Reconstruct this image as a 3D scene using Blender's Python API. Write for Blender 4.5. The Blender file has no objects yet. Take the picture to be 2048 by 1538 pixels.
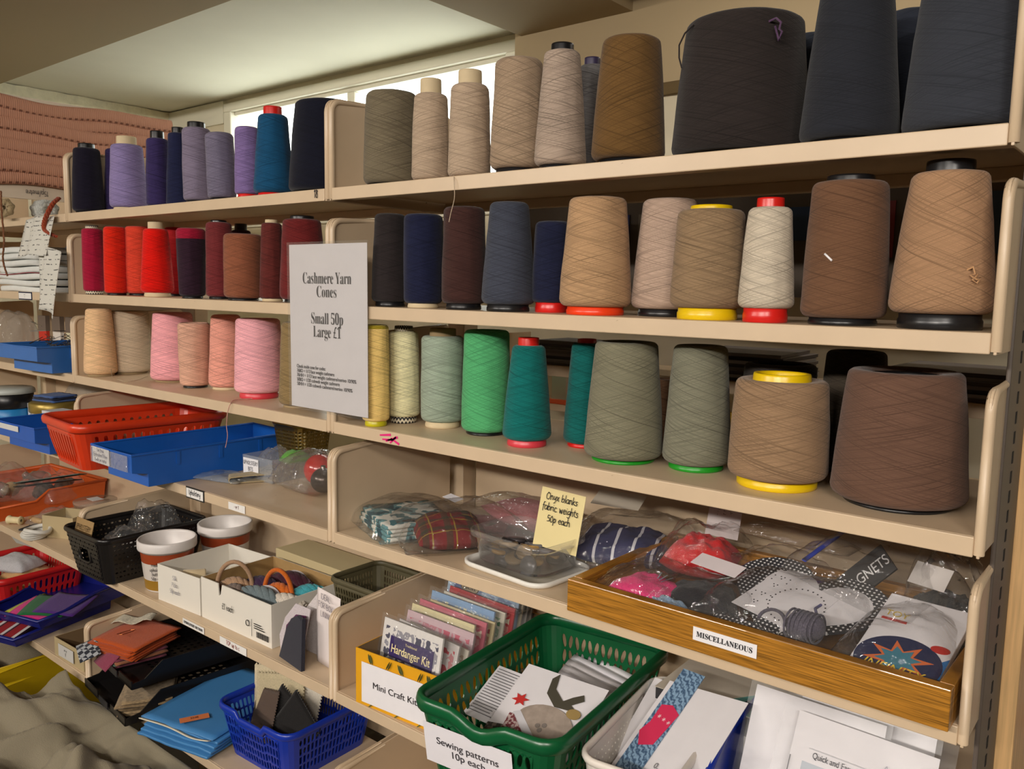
import bpy, bmesh, math, random
from math import pi, sin, cos, radians, tan, atan2, sqrt, hypot
from mathutils import Vector, Matrix, noise

random.seed(7)
SC = bpy.context.scene
COL = SC.collection

# ---------------------------------------------------------------- camera
CAM_LOC = Vector((1.1402, -0.8996, 1.5))
YAW, PIT, ROL, FPX = 0.68574559, 0.11690293, 0.01723886, 1666.84
IMG_W, IMG_H = 2048, 1538
_F = Vector((-sin(YAW)*cos(PIT), cos(YAW)*cos(PIT), -sin(PIT)))
_R0 = Vector((cos(YAW), sin(YAW), 0))
_U0 = _R0.cross(_F)
_R = _R0*cos(ROL) + _U0*sin(ROL)
_U = -_R0*sin(ROL) + _U0*cos(ROL)
cam_data = bpy.data.cameras.new('camera')
cam_data.sensor_fit = 'HORIZONTAL'
cam_data.sensor_width = 36.0
cam_data.lens = FPX/IMG_W*36.0
cam_data.clip_start = 0.02
cam = bpy.data.objects.new('camera', cam_data)
COL.objects.link(cam)
_m = Matrix((_R, _U, -_F)).transposed().to_4x4()
_m.translation = CAM_LOC
cam.matrix_world = _m
SC.camera = cam

# ---------------------------------------------------------------- world, lights, exposure
SC.view_settings.view_transform = 'Standard'
SC.view_settings.look = 'None'
SC.view_settings.gamma = 1.0
SC.view_settings.use_curve_mapping = False
SC.view_settings.exposure = -0.25

world = bpy.data.worlds.new('daylight')
SC.world = world
world.use_nodes = True
world.node_tree.nodes['Background'].inputs[0].default_value = (0.94, 1.0, 0.93, 1)
world.node_tree.nodes['Background'].inputs[1].default_value = 7.0

def area(name, loc, rot, sx, sy, power, col):
    d = bpy.data.lights.new(name, 'AREA')
    d.shape = 'RECTANGLE'; d.size = sx; d.size_y = sy; d.energy = power; d.color = col
    o = bpy.data.objects.new(name, d)
    o.location = loc; o.rotation_euler = rot
    COL.objects.link(o)
    return o
TUBE = (1.0, 0.925, 0.845)
area('tube_light_key', (0.85, -2.65, 2.16), (radians(52), 0, radians(6)), 1.3, 0.12, 84, TUBE)
area('tube_light_left', (-1.05, -2.55, 2.16), (radians(50), 0, radians(-4)), 1.4, 0.12, 64, TUBE)
area('tube_light_right', (1.95, -1.9, 2.16), (radians(42), 0, radians(32)), .6, 0.12, 32, TUBE)
area('tube_light_far_aisle', (0.75, 0.74, 2.22), (0, 0, 0), 1.2, 0.08, 2.2, TUBE)
# ---------------------------------------------------------------- helpers
def px_ray(u, v):
    return _F + _R*((u-IMG_W/2)/FPX) - _U*((v-IMG_H/2)/FPX)

def at(u, v, x=None, y=None, z=None):
    """point of the place seen at a picture position, on a known plane"""
    d = px_ray(u, v)
    if x is not None: t = (x-CAM_LOC.x)/d.x
    elif y is not None: t = (y-CAM_LOC.y)/d.y
    else: t = (z-CAM_LOC.z)/d.z
    return CAM_LOC + d*t

def lin(c):
    f = lambda v: v/12.92 if v <= 0.04045 else ((v+0.055)/1.055)**2.4
    return tuple(f(x/255.0) for x in c)

_mats = {}
def mat(key, col, rough=0.5, metal=0.0, spec=0.5, noise_amt=0.0, noise_scale=60, bump=0.0, bump_scale=200, trans=0.0, sheen=0.0, coat=0.0, emit=0.0):
    if key in _mats: return _mats[key]
    m = bpy.data.materials.new(key); m.use_nodes = True
    nt = m.node_tree; b = nt.nodes['Principled BSDF']
    c = (*lin(col), 1)
    b.inputs['Base Color'].default_value = c
    b.inputs['Roughness'].default_value = rough
    b.inputs['Metallic'].default_value = metal
    b.inputs['Specular IOR Level'].default_value = spec
    if trans: b.inputs['Transmission Weight'].default_value = trans
    if sheen:
        b.inputs['Sheen Weight'].default_value = sheen
    if coat: b.inputs['Coat Weight'].default_value = coat
    if emit:
        b.inputs['Emission Color'].default_value = c
        b.inputs['Emission Strength'].default_value = emit
    if noise_amt or bump:
        tc = nt.nodes.new('ShaderNodeTexCoord')
    if noise_amt:
        n = nt.nodes.new('ShaderNodeTexNoise'); n.inputs['Scale'].default_value = noise_scale; n.inputs['Detail'].default_value = 4
        nt.links.new(tc.outputs['Object'], n.inputs['Vector'])
        r = nt.nodes.new('ShaderNodeValToRGB')
        r.color_ramp.elements[0].position = 0.3; r.color_ramp.elements[1].position = 0.7
        r.color_ramp.elements[0].color = tuple(x*(1-noise_amt) for x in c[:3])+(1,)
        r.color_ramp.elements[1].color = tuple(min(1, x*(1+noise_amt*0.5)) for x in c[:3])+(1,)
        nt.links.new(n.outputs['Fac'], r.inputs[0]); nt.links.new(r.outputs[0], b.inputs['Base Color'])
    if bump:
        n2 = nt.nodes.new('ShaderNodeTexNoise'); n2.inputs['Scale'].default_value = bump_scale; n2.inputs['Detail'].default_value = 3
        nt.links.new(tc.outputs['Object'], n2.inputs['Vector'])
        bp = nt.nodes.new('ShaderNodeBump'); bp.inputs['Strength'].default_value = bump; bp.inputs['Distance'].default_value = 0.004
        nt.links.new(n2.outputs['Fac'], bp.inputs['Height']); nt.links.new(bp.outputs[0], b.inputs['Normal'])
    _mats[key] = m
    return m

def plastic(col, key=None, rough=0.35):
    return mat(key or 'plastic_%d_%d_%d' % col, col, rough, noise_amt=0.06, noise_scale=25)
def paper(col=(235, 233, 235)):
    return mat('paper_%d_%d_%d' % col, col, 0.75, noise_amt=0.03, noise_scale=30)
def cloth(col, amt=0.15, scale=300):
    return mat('cloth_%d_%d_%d' % col, col, 0.92, noise_amt=amt, noise_scale=scale, bump=0.5, bump_scale=700, sheen=0.15, spec=0.2)
def ink(col=(25, 25, 30)):
    return mat('ink_%d_%d_%d' % col, col, 0.7, spec=0.2)

def mathn(nt, op, a, b=None, c=None):
    n = nt.nodes.new('ShaderNodeMath'); n.operation = op
    for i, v in enumerate((a, b, c)):
        if v is None: continue
        if isinstance(v, (int, float)): n.inputs[i].default_value = v
        else: nt.links.new(v, n.inputs[i])
    return n.outputs[0]

def yarn(col, contrast=1.0, angle=15):
    contrast *= 1.12
    """cross-wound yarn: irregular strands along two helix directions"""
    key = 'yarn_%d_%d_%d_%d_%d' % (*col, int(contrast*100), angle)
    if key in _mats: return _mats[key]
    m = bpy.data.materials.new(key); m.use_nodes = True
    nt = m.node_tree; b = nt.nodes['Principled BSDF']
    uv = nt.nodes.new('ShaderNodeUVMap')
    sp = nt.nodes.new('ShaderNodeSeparateXYZ'); nt.links.new(uv.outputs[0], sp.inputs[0])
    fields = []
    for k, sgn in enumerate((1, -1)):
        a = radians(angle)*sgn
        al = mathn(nt, 'ADD', mathn(nt, 'MULTIPLY', sp.outputs[0], cos(a)), mathn(nt, 'MULTIPLY', sp.outputs[1], sin(a)))
        ac = mathn(nt, 'SUBTRACT', mathn(nt, 'MULTIPLY', sp.outputs[1], cos(a)), mathn(nt, 'MULTIPLY', sp.outputs[0], sin(a)))
        cb = nt.nodes.new('ShaderNodeCombineXYZ')
        nt.links.new(mathn(nt, 'MULTIPLY', al, 9.0), cb.inputs[0])
        nt.links.new(mathn(nt, 'MULTIPLY', ac, 760.0), cb.inputs[1])
        cb.inputs[2].default_value = k*7.3
        nz = nt.nodes.new('ShaderNodeTexNoise'); nz.inputs['Scale'].default_value = 1.0; nz.inputs['Detail'].default_value = 2.0
        nt.links.new(cb.outputs[0], nz.inputs['Vector'])
        fields.append(nz.outputs['Fac'])
    h = mathn(nt, 'MINIMUM', fields[0], fields[1])
    big = nt.nodes.new('ShaderNodeTexNoise'); big.inputs['Scale'].default_value = 22.0
    nt.links.new(uv.outputs[0], big.inputs['Vector'])
    r = nt.nodes.new('ShaderNodeValToRGB')
    c = lin(col)
    e = r.color_ramp.elements
    e[0].position = 0.27; e[0].color = tuple(x*(1-0.44*contrast) for x in c)+(1,)
    e[1].position = 0.44; e[1].color = tuple(x*(1-0.05*contrast) for x in c)+(1,)
    e2 = e.new(0.60); e2.color = tuple(min(1, x*(1+0.15*contrast)) for x in c)+(1,)
    nt.links.new(h, r.inputs[0])
    mx = nt.nodes.new('ShaderNodeMixRGB'); mx.blend_type = 'MULTIPLY'
    r2 = nt.nodes.new('ShaderNodeValToRGB')
    r2.color_ramp.elements[0].position = 0.35; r2.color_ramp.elements[0].color = (0.92, 0.92, 0.92, 1)
    r2.color_ramp.elements[1].position = 0.65
    nt.links.new(big.outputs['Fac'], r2.inputs[0])
    mx.inputs[0].default_value = 1.0
    nt.links.new(r.outputs[0], mx.inputs[1]); nt.links.new(r2.outputs[0], mx.inputs[2])
    nt.links.new(mx.outputs[0], b.inputs['Base Color'])
    b.inputs['Roughness'].default_value = 0.95
    b.inputs['Specular IOR Level'].default_value = 0.15
    b.inputs['Sheen Weight'].default_value = 0.12
    bp = nt.nodes.new('ShaderNodeBump'); bp.inputs['Strength'].default_value = 0.55; bp.inputs['Distance'].default_value = 0.0015
    nt.links.new(h, bp.inputs['Height']); nt.links.new(bp.outputs[0], b.inputs['Normal'])
    _mats[key] = m
    return m

def clear(key='clear_film', haze=0.07, col=(235, 235, 235), rough=0.07, crinkle=0.7, scale=30, gloss=1.0):
    """thin clear plastic: mostly see-through, with gloss and a little milky haze"""
    if key in _mats: return _mats[key]
    m = bpy.data.materials.new(key); m.use_nodes = True
    nt = m.node_tree; nt.nodes.remove(nt.nodes['Principled BSDF'])
    out = nt.nodes['Material Output']
    tr = nt.nodes.new('ShaderNodeBsdfTransparent'); tr.inputs[0].default_value = (0.97, 0.97, 0.97, 1)
    df = nt.nodes.new('ShaderNodeBsdfDiffuse'); df.inputs[0].default_value = (*lin(col), 1)
    gl = nt.nodes.new('ShaderNodeBsdfGlossy'); gl.inputs['Roughness'].default_value = rough
    m1 = nt.nodes.new('ShaderNodeMixShader'); m1.inputs[0].default_value = haze
    nt.links.new(tr.outputs[0], m1.inputs[1]); nt.links.new(df.outputs[0], m1.inputs[2])
    fr = nt.nodes.new('ShaderNodeLayerWeight'); fr.inputs[0].default_value = 0.5
    if crinkle:
        tc = nt.nodes.new('ShaderNodeTexCoord')
        nz = nt.nodes.new('ShaderNodeTexNoise'); nz.inputs['Scale'].default_value = scale; nz.inputs['Detail'].default_value = 3; nz.inputs['Distortion'].default_value = 1.2
        nt.links.new(tc.outputs['Object'], nz.inputs['Vector'])
        bp = nt.nodes.new('ShaderNodeBump'); bp.inputs['Strength'].default_value = crinkle; bp.inputs['Distance'].default_value = 0.02
        nt.links.new(nz.outputs['Fac'], bp.inputs['Height'])
        nt.links.new(bp.outputs[0], gl.inputs['Normal'])
    sc_ = mathn(nt, 'MULTIPLY', mathn(nt, 'ADD', mathn(nt, 'MULTIPLY', mathn(nt, 'POWER', fr.outputs['Facing'], 4.0), 0.75), 0.05), gloss)
    m2 = nt.nodes.new('ShaderNodeMixShader')
    nt.links.new(sc_, m2.inputs[0]); nt.links.new(m1.outputs[0], m2.inputs[1]); nt.links.new(gl.outputs[0], m2.inputs[2])
    nt.links.new(m2.outputs[0], out.inputs['Surface'])
    _mats[key] = m
    return m

class MB:
    def __init__(s): s.v = []; s.f = []; s.mi = []; s.uv = {}
    def add(s, verts, faces, mi=0):
        o = len(s.v); s.v += [tuple(p) for p in verts]
        for f in faces: s.f.append(tuple(i+o for i in f)); s.mi.append(mi)
        return o
    def box(s, x0, x1, y0, y1, z0, z1, mi=0):
        s.add([(x0,y0,z0),(x1,y0,z0),(x1,y1,z0),(x0,y1,z0),(x0,y0,z1),(x1,y0,z1),(x1,y1,z1),(x0,y1,z1)],
              [(0,3,2,1),(4,5,6,7),(0,1,5,4),(1,2,6,5),(2,3,7,6),(3,0,4,7)], mi)
        return s
    def prism(s, poly, axis, a0, a1, mi=0):
        """polygon in the two other axes, pushed along axis"""
        def P(p, a):
            return (a, p[0], p[1]) if axis == 'x' else ((p[0], a, p[1]) if axis == 'y' else (p[0], p[1], a))
        n = len(poly)
        vs = [P(p, a0) for p in poly]+[P(p, a1) for p in poly]
        fs = [tuple(range(n)), tuple(range(2*n-1, n-1, -1))]+[(i, i+n, (i+1) % n+n, (i+1) % n) for i in range(n)]
        s.add(vs, fs, mi); return s
    def lathe(s, prof, n=48, mi=0, wob=None, close=False):
        o = len(s.v); k = len(prof)
        for i in range(n):
            a = 2*pi*i/n + pi/2
            for (r, z) in prof:
                rr = r + (wob(a, z) if wob else 0)
                s.v.append((rr*cos(a), rr*sin(a), z))
        for i in range(n):
            j = (i+1) % n
            for q in range(k-1):
                s.f.append((o+i*k+q, o+j*k+q, o+j*k+q+1, o+i*k+q+1)); s.mi.append(mi)
        return s
    def tube(s, pts, r, n=8, closed=False, mi=0, flat=1.0):
        pts = [Vector(p) for p in pts]; o = len(s.v); N = len(pts)
        up = Vector((0, 0, 1))
        prev = None
        for i, p in enumerate(pts):
            t = (pts[(i+1) % N]-pts[i-1]) if closed else (pts[min(i+1, N-1)]-pts[max(i-1, 0)])
            if t.length < 1e-9: t = Vector((1, 0, 0))
            t.normalize()
            if prev is None:
                a = t.cross(up)
                if a.length < 0.05: a = t.cross(Vector((1, 0, 0)))
            else: a = prev - t*prev.dot(t)
            a.normalize(); prev = a
            b = t.cross(a)
            rr = r(i/(N-1)) if callable(r) else r
            for k in range(n):
                q = 2*pi*k/n
                s.v.append(tuple(p + a*rr*cos(q) + b*rr*flat*sin(q)))
        for i in range(N if closed else N-1):
            j = (i+1) % N
            for k in range(n):
                l = (k+1) % n
                s.f.append((o+i*n+k, o+i*n+l, o+j*n+l, o+j*n+k)); s.mi.append(mi)
        if not closed:
            s.f.append(tuple(o+k for k in range(n))); s.mi.append(mi)
            s.f.append(tuple(o+(N-1)*n+k for k in range(n-1, -1, -1))); s.mi.append(mi)
        return s
    def grid(s, fn, nu, nv, mi=0):
        o = len(s.v)
        for j in range(nv+1):
            for i in range(nu+1): s.v.append(tuple(fn(i/nu, j/nv)))
        for j in range(nv):
            for i in range(nu):
                a = o+j*(nu+1)+i
                s.f.append((a, a+1, a+nu+2, a+nu+1)); s.mi.append(mi)
        return s
    def cell(s, P, hole, mi=0):
        """one wall cell P(u,v) with an optional hole (cx,cy,rx,ry,power,tilt)"""
        if hole == 'open': return
        if hole is None:
            s.add([P(0,0), P(1,0), P(1,1), P(0,1)], [(0,1,2,3)], mi); return
        cx, cy, rx, ry, pw = hole[:5]; tilt = hole[5] if len(hole) > 5 else 0
        bd = [(0,0),(1/3,0),(2/3,0),(1,0),(1,1/3),(1,2/3),(1,1),(2/3,1),(1/3,1),(0,1),(0,2/3),(0,1/3)]
        vs = [P(*b) for b in bd]
        for (bx, by) in bd:
            a = atan2(by-0.5, bx-0.5)
            ca, sa = cos(a), sin(a)
            k = (abs(ca)**pw+abs(sa)**pw)**(-1.0/pw)
            x, y = rx*ca*k, ry*sa*k
            xr = x*cos(tilt)-y*sin(tilt); yr = x*sin(tilt)+y*cos(tilt)
            vs.append(P(cx+xr, cy+yr))
        s.add(vs, [(i, (i+1) % 12, 12+(i+1) % 12, 12+i) for i in range(12)], mi)
    def build(s, name, m, parent=None, loc=(0,0,0), rot=(0,0,0), smooth=False, bevel=0, solid=0, subsurf=0, seg=2, solid_off=-1, mat_off=0, merge=False, angle=None):
        me = bpy.data.meshes.new(name)
        me.from_pydata(s.v, [], s.f)
        ms = m if isinstance(m, (list, tuple)) else [m]
        for q in ms: me.materials.append(q)
        if len(ms) > 1: me.polygons.foreach_set('material_index', s.mi)
        if merge:
            bm = bmesh.new(); bm.from_mesh(me)
            bmesh.ops.remove_doubles(bm, verts=bm.verts, dist=1e-5)
            bmesh.ops.recalc_face_normals(bm, faces=bm.faces)
            bm.to_mesh(me); bm.free()
        if smooth: me.polygons.foreach_set('use_smooth', [True]*len(me.polygons))
        me.update()
        o = bpy.data.objects.new(name, me); COL.objects.link(o)
        o.location = loc; o.rotation_euler = rot
        if parent is not None: o.parent = parent
        if solid:
            md = o.modifiers.new('thickness', 'SOLIDIFY'); md.thickness = solid; md.offset = solid_off
            md.use_even_offset = False; md.material_offset = mat_off
        if bevel:
            md = o.modifiers.new('bevel', 'BEVEL'); md.width = bevel; md.segments = seg; md.limit_method = 'ANGLE'; md.angle_limit = radians(35)
        if subsurf:
            md = o.modifiers.new('subsurf', 'SUBSURF'); md.levels = subsurf; md.render_levels = subsurf
        if angle is not None:
            try: me.shade_auto_smooth(use_auto_smooth=True, angle=radians(angle))
            except Exception: pass
        return o

def thing(name, label, cat, loc=(0,0,0), rot=(0,0,0), group=None):
    o = bpy.data.objects.new(name, None); COL.objects.link(o)
    o.empty_display_size = 0.02
    o.location = loc; o.rotation_euler = rot if isinstance(rot, (tuple, list)) else (0, 0, rot)
    return tag(o, label, cat, group)
def tag(o, label, cat, group=None):
    o['label'] = label; o['category'] = cat
    if group: o['group'] = group
    return o
def structure(o):
    o['kind'] = 'structure'; return o

def fbm(p, s=1.0, oct=3):
    t = 0; a = 1.0
    for k in range(oct):
        t += a*noise.noise(Vector(p)*s); s *= 2.1; a *= 0.5
    return t

# ------- lettering
def text(parent, body, o, right, up, size, m, align='CENTER', sx=1.0, shear=0.0, offset=0.0, name='lettering', space=1.0, line=1.0, fit=None):
    cu = bpy.data.curves.new(name, 'FONT')
    cu.body = body; cu.size = size; cu.align_x = align; cu.align_y = 'CENTER'
    cu.extrude = 0.00015; cu.shear = shear; cu.offset = offset; cu.space_character = space; cu.space_line = line
    cu.materials.append(m)
    ob = bpy.data.objects.new(name, cu)
    me = ob.to_mesh(); vs = [v.co.copy() for v in me.vertices]; fs = [tuple(p.vertices) for p in me.polygons]; ob.to_mesh_clear()
    bpy.data.objects.remove(ob); bpy.data.curves.remove(cu)
    if fit:
        xs = [v.x for v in vs]; sx = fit/max(1e-6, max(xs)-min(xs))
    r = Vector(right).normalized(); n = r.cross(Vector(up)).normalized(); u = n.cross(r)
    o = Vector(o)+n*0.0006
    mb = MB(); mb.add([o+r*(v.x*sx)+u*v.y+n*v.z for v in vs], fs)
    ob = mb.build(name, m, parent)
    return ob

_B = {c: chr(0x1D400+i) for i, c in enumerate('ABCDEFGHIJKLMNOPQRSTUVWXYZ')}
_B.update({c: chr(0x1D41A+i) for i, c in enumerate('abcdefghijklmnopqrstuvwxyz')})
_B.update({c: chr(0x1D7CE+i) for i, c in enumerate('0123456789')})
def serif(t): return ''.join(_B.get(c, c) for c in t)

# handwriting: each letter as pen strokes on a grid (x-height 1, ascender 1.8, descender -0.7)
GL = {
'a': (0.85, [[(.75,.9),(.35,1),(.08,.55),(.25,.05),(.6,.2),(.75,.9)],[(.75,.9),(.7,.3),(.9,0)]]),
'b': (0.8, [[(.15,1.8),(.12,.9),(.1,0)],[(.12,.6),(.45,1),(.72,.6),(.5,.05),(.12,.1)]]),
'c': (0.75, [[(.7,.85),(.4,1),(.1,.5),(.35,0),(.72,.15)]]),
'd': (0.85, [[(.68,.8),(.35,1),(.08,.5),(.3,.02),(.65,.3)],[(.75,1.8),(.68,.8),(.75,0)]]),
'e': (0.75, [[(.12,.5),(.65,.6),(.5,1),(.2,.85),(.12,.4),(.35,0),(.72,.2)]]),
'f': (0.6, [[(.65,1.7),(.4,1.8),(.3,1.3),(.28,.3),(.2,-.4)],[(.05,.95),(.6,1)]]),
'g': (0.85, [[(.72,.9),(.35,1),(.1,.55),(.3,.1),(.7,.5)],[(.75,1),(.7,-.2),(.45,-.7),(.15,-.5)]]),
'h': (0.8, [[(.15,1.8),(.12,0)],[(.12,.6),(.45,1),(.65,.6),(.7,0)]]),
'i': (0.4, [[(.2,1),(.18,.3),(.3,0)],[(.22,1.4),(.25,1.46)]]),
'k': (0.75, [[(.15,1.8),(.12,0)],[(.65,1),(.15,.5),(.7,0)]]),
'l': (0.4, [[(.2,1.8),(.15,.4),(.3,0)]]),
'm': (1.2, [[(.1,1),(.1,0)],[(.1,.7),(.35,1),(.5,.6),(.5,0)],[(.5,.7),(.78,1),(.95,.6),(1.02,0)]]),
'n': (0.85, [[(.12,1),(.1,0)],[(.1,.65),(.45,1),(.65,.6),(.72,0)]]),
'o': (0.85, [[(.45,1),(.12,.7),(.2,.1),(.55,0),(.75,.5),(.45,1)]]),
'p': (0.8, [[(.15,1),(.1,-.7)],[(.12,.6),(.45,1),(.7,.6),(.5,.1),(.12,.15)]]),
'r': (0.6, [[(.12,1),(.1,0)],[(.1,.6),(.35,.95),(.58,.9)]]),
's': (0.7, [[(.6,.9),(.3,1),(.2,.65),(.55,.4),(.4,0),(.08,.12)]]),
't': (0.6, [[(.3,1.5),(.25,.3),(.5,0)],[(.02,1),(.55,1.05)]]),
'u': (0.85, [[(.12,1),(.15,.2),(.4,0),(.65,.4),(.7,1)],[(.7,1),(.72,.2),(.85,0)]]),
'v': (0.75, [[(.08,1),(.35,0),(.68,1)]]),
'w': (1.1, [[(.08,1),(.3,0),(.52,.8),(.75,0),(1,1)]]),
'x': (0.8, [[(.08,1),(.7,0)],[(.68,1),(.08,0)]]),
'y': (0.8, [[(.1,1),(.2,.3),(.5,.3),(.68,1)],[(.68,1),(.6,-.3),(.2,-.7)]]),
'q': (0.85, [[(.7,.9),(.35,1),(.1,.5),(.35,0),(.68,.4)],[(.72,1),(.68,-.7)]]),
'z': (0.75, [[(.1,1),(.65,1),(.1,0),(.7,0)]]), 'j': (0.4, [[(.25,1),(.2,-.5),(0,-.6)]]),
'A': (1.1, [[(.05,0),(.5,1.6),(.95,0)],[(.2,.6),(.8,.6)]]),
'B': (1.0, [[(.15,1.6),(.12,0)],[(.15,1.6),(.7,1.4),(.6,.95),(.15,.85)],[(.15,.85),(.85,.6),(.7,.05),(.12,0)]]),
'D': (1.1, [[(.15,1.6),(.12,0)],[(.05,1.6),(.7,1.5),(.95,.8),(.6,.05),(.05,0)]]),
'E': (0.95, [[(.8,1.55),(.15,1.6),(.12,0),(.8,.05)],[(.13,.8),(.65,.85)]]),
'F': (0.9, [[(.8,1.55),(.15,1.6),(.12,0)],[(.13,.85),(.6,.85)]]),
'G': (1.1, [[(.9,1.35),(.5,1.6),(.12,.8),(.4,0),(.9,.2),(.9,.7),(.55,.7)]]),
'H': (1.05, [[(.12,1.6),(.1,0)],[(.9,1.6),(.9,0)],[(.1,.8),(.9,.85)]]),
'I': (0.5, [[(.25,1.6),(.22,0)]]),
'L': (0.9, [[(.2,1.6),(.12,.05),(.75,0)]]),
'M': (1.2, [[(.1,0),(.2,1.6),(.6,.5),(1,1.6),(1.1,0)]]),
'N': (1.1, [[(.1,0),(.12,1.6),(.85,0),(.9,1.6)]]),
'O': (1.15, [[(.55,1.6),(.12,1),(.2,.2),(.65,0),(1,.7),(.85,1.4),(.45,1.6)]]),
'P': (0.95, [[(.15,1.6),(.1,0)],[(.1,1.55),(.75,1.45),(.7,.9),(.12,.75)]]),
'R': (1.0, [[(.15,1.6),(.1,0)],[(.1,1.55),(.75,1.4),(.65,.9),(.12,.8),(.85,0)]]),
'S': (0.9, [[(.8,1.4),(.4,1.6),(.15,1.2),(.7,.6),(.5,.02),(.08,.2)]]),
'T': (1.0, [[(.05,1.6),(.95,1.6)],[(.5,1.6),(.48,0)]]),
'U': (1.05, [[(.1,1.6),(.15,.3),(.5,0),(.85,.4),(.9,1.6)]]),
'X': (1.0, [[(.1,1.6),(.85,0)],[(.85,1.6),(.1,0)]]),
'Y': (1.0, [[(.1,1.6),(.5,.8),(.9,1.6)],[(.5,.8),(.45,0)]]),
'0': (0.85, [[(.42,1.5),(.1,.9),(.2,.1),(.55,0),(.72,.7),(.42,1.5)]]),
'1': (0.5, [[(.1,1.2),(.3,1.5),(.28,0)]]), '5': (0.85, [[(.75,1.5),(.2,1.5),(.18,.85),(.6,.85),(.65,.2),(.1,.05)]]),
'2': (0.85, [[(.1,1.2),(.4,1.5),(.65,1.1),(.1,0),(.75,0)]]), '8': (0.8, [[(.6,1.3),(.3,1.5),(.2,1.1),(.6,.6),(.4,0),(.1,.4),(.6,1.3)]]),
'£': (0.85, [[(.7,1.4),(.45,1.55),(.3,1.2),(.35,.5),(.05,0),(.75,.05)],[(.05,.75),(.6,.75)]]),
'(': (0.45, [[(.4,1.8),(.1,.8),(.4,-.3)]]), ')': (0.45, [[(.05,1.8),(.35,.8),(.05,-.3)]]),
'/': (0.6, [[(.5,1.8),(.05,-.2)]]), '-': (0.6, [[(.1,.6),(.5,.62)]]), '.': (0.3, [[(.1,.02),(.15,.06)]]), "'": (.3, [[(.15,1.8),(.1,1.4)]]),
}
def hand(parent, lines, o, right, up, h, m, w=None, name='handwriting', align='CENTER', gap=2.6, sx=1.0, jit=0.05):
    """pen-written lines; h is the height of a small letter"""
    rnd = random.Random(len(lines[0])*7+ord(lines[0][0]))
    r = Vector(right).normalized(); n = r.cross(Vector(up)).normalized(); u = n.cross(r)
    o = Vector(o)+n*0.0005; w = w or h*0.16
    mb = MB()
    tot = (len(lines)-1)*gap
    for li, tx in enumerate(lines):
        wid = sum(GL[c][0] if c in GL else 0.6 for c in tx)*sx
        x = {'CENTER': -wid/2, 'LEFT': 0.0}[align]
        y0 = tot/2 - li*gap - 0.5
        for c in tx:
            if c not in GL: x += 0.6*sx; continue
            adv, strokes = GL[c]
            for st in strokes:
                pts = [Vector((x+a*sx+rnd.uniform(-jit, jit), y0+b+rnd.uniform(-jit, jit))) for a, b in st]
                sm = []
                for i in range(len(pts)-1):
                    p0 = pts[max(i-1, 0)]; p1 = pts[i]; p2 = pts[i+1]; p3 = pts[min(i+2, len(pts)-1)]
                    for q in range(3):
                        t = q/3
                        sm.append(0.5*((2*p1)+(p2-p0)*t+(2*p0-5*p1+4*p2-p3)*t*t+(3*p1-p0-3*p2+p3)*t**3))
                sm.append(pts[-1])
                for i in range(len(sm)-1):
                    a, b = sm[i], sm[i+1]; d = b-a
                    if d.length < 1e-6: continue
                    q = Vector((-d.y, d.x)).normalized()*(w/h/2); e = d.normalized()*(w/h/4)
                    mb.add([o+r*(p.x*h)+u*(p.y*h) for p in (a-e+q, a-e-q, b+e-q, b+e+q)], [(0,1,2,3)])
            x += adv*sx
    return mb.build(name, m, parent)

def sheet(name, m, parent, o, right, up, w, h, th=0.0004, curl=None, nu=1, nv=1, smooth=False):
    """a thin sheet: o is its lower left corner; curl(u,v) lifts it along its normal"""
    r = Vector(right).normalized(); n = r.cross(Vector(up)).normalized(); u_ = n.cross(r); o = Vector(o)
    if curl: nu = max(nu, 10); nv = max(nv, 10)
    mb = MB().grid(lambda a, b: o+r*(a*w)+u_*(b*h)+(n*curl(a, b) if curl else Vector((0,0,0))), nu, nv)
    return mb.build(name, m, parent, solid=th, smooth=bool(curl))

def pillow(mb, w, d, h, amp=0.15, seed=0, n=22, flat=0.35, mi=0, edge=0.0, dens=5.0):
    """closed soft shape lying on its back, origin at its base centre"""
    def hgt(a, b):
        x, y = 2*a-1, 2*b-1
        k = max(0.0, (1-abs(x)**3.2))*max(0.0, (1-abs(y)**3.2))
        return k**0.6
    def top(a, b):
        x, y = (a-.5)*w, (b-.5)*d
        k = hgt(a, b)
        nz = fbm((x*dens*3+seed, y*dens*3, seed*1.7), 4.0/ max(w, d)/10, 3) if False else fbm((a*dens+seed, b*dens*d/w, seed*.7), 1.0, 3)
        ex = edge*fbm((a*6+seed, b*6, 3.1), 1.0, 2)
        return (x*(1+ex), y*(1+ex), h*flat + h*(1-flat)*k + h*amp*nz*(0.15+k))
    def bot(a, b):
        p = top(a, b); k = hgt(a, b)
        return (p[0], p[1], max(0.0005, h*flat*(1-k)*0.9))
    o = len(mb.v)
    mb.grid(top, n, n, mi)
    o2 = len(mb.v)
    mb.grid(lambda a, b: bot(b, a), n, n, mi)
    # seam
    def idx(i, j): return o+j*(n+1)+i
    def idb(i, j): return o2+i*(n+1)+j
    ring = [(i, 0) for i in range(n)]+[(n, j) for j in range(n)]+[(i, n) for i in range(n, 0, -1)]+[(0, j) for j in range(n, 0, -1)]
    for k in range(len(ring)):
        p, q = ring[k], ring[(k+1) % len(ring)]
        mb.f.append((idx(*p), idb(*p), idb(*q), idx(*q))); mb.mi.append(mi)
    return mb

def bag(label, loc, rot, w, d, h, seed=1, m=None, tilt=(0, 0), group=None, name='plastic_bag', amp=0.35):
    mb = pillow(MB(), w, d, h, amp=amp, seed=seed, n=34, flat=0.25, edge=0.04, dens=3.2)
    o = mb.build(name, m or clear(), None, loc, (tilt[0], tilt[1], rot), smooth=True, merge=True)
    return tag(o, label, 'bag', group)

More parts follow.
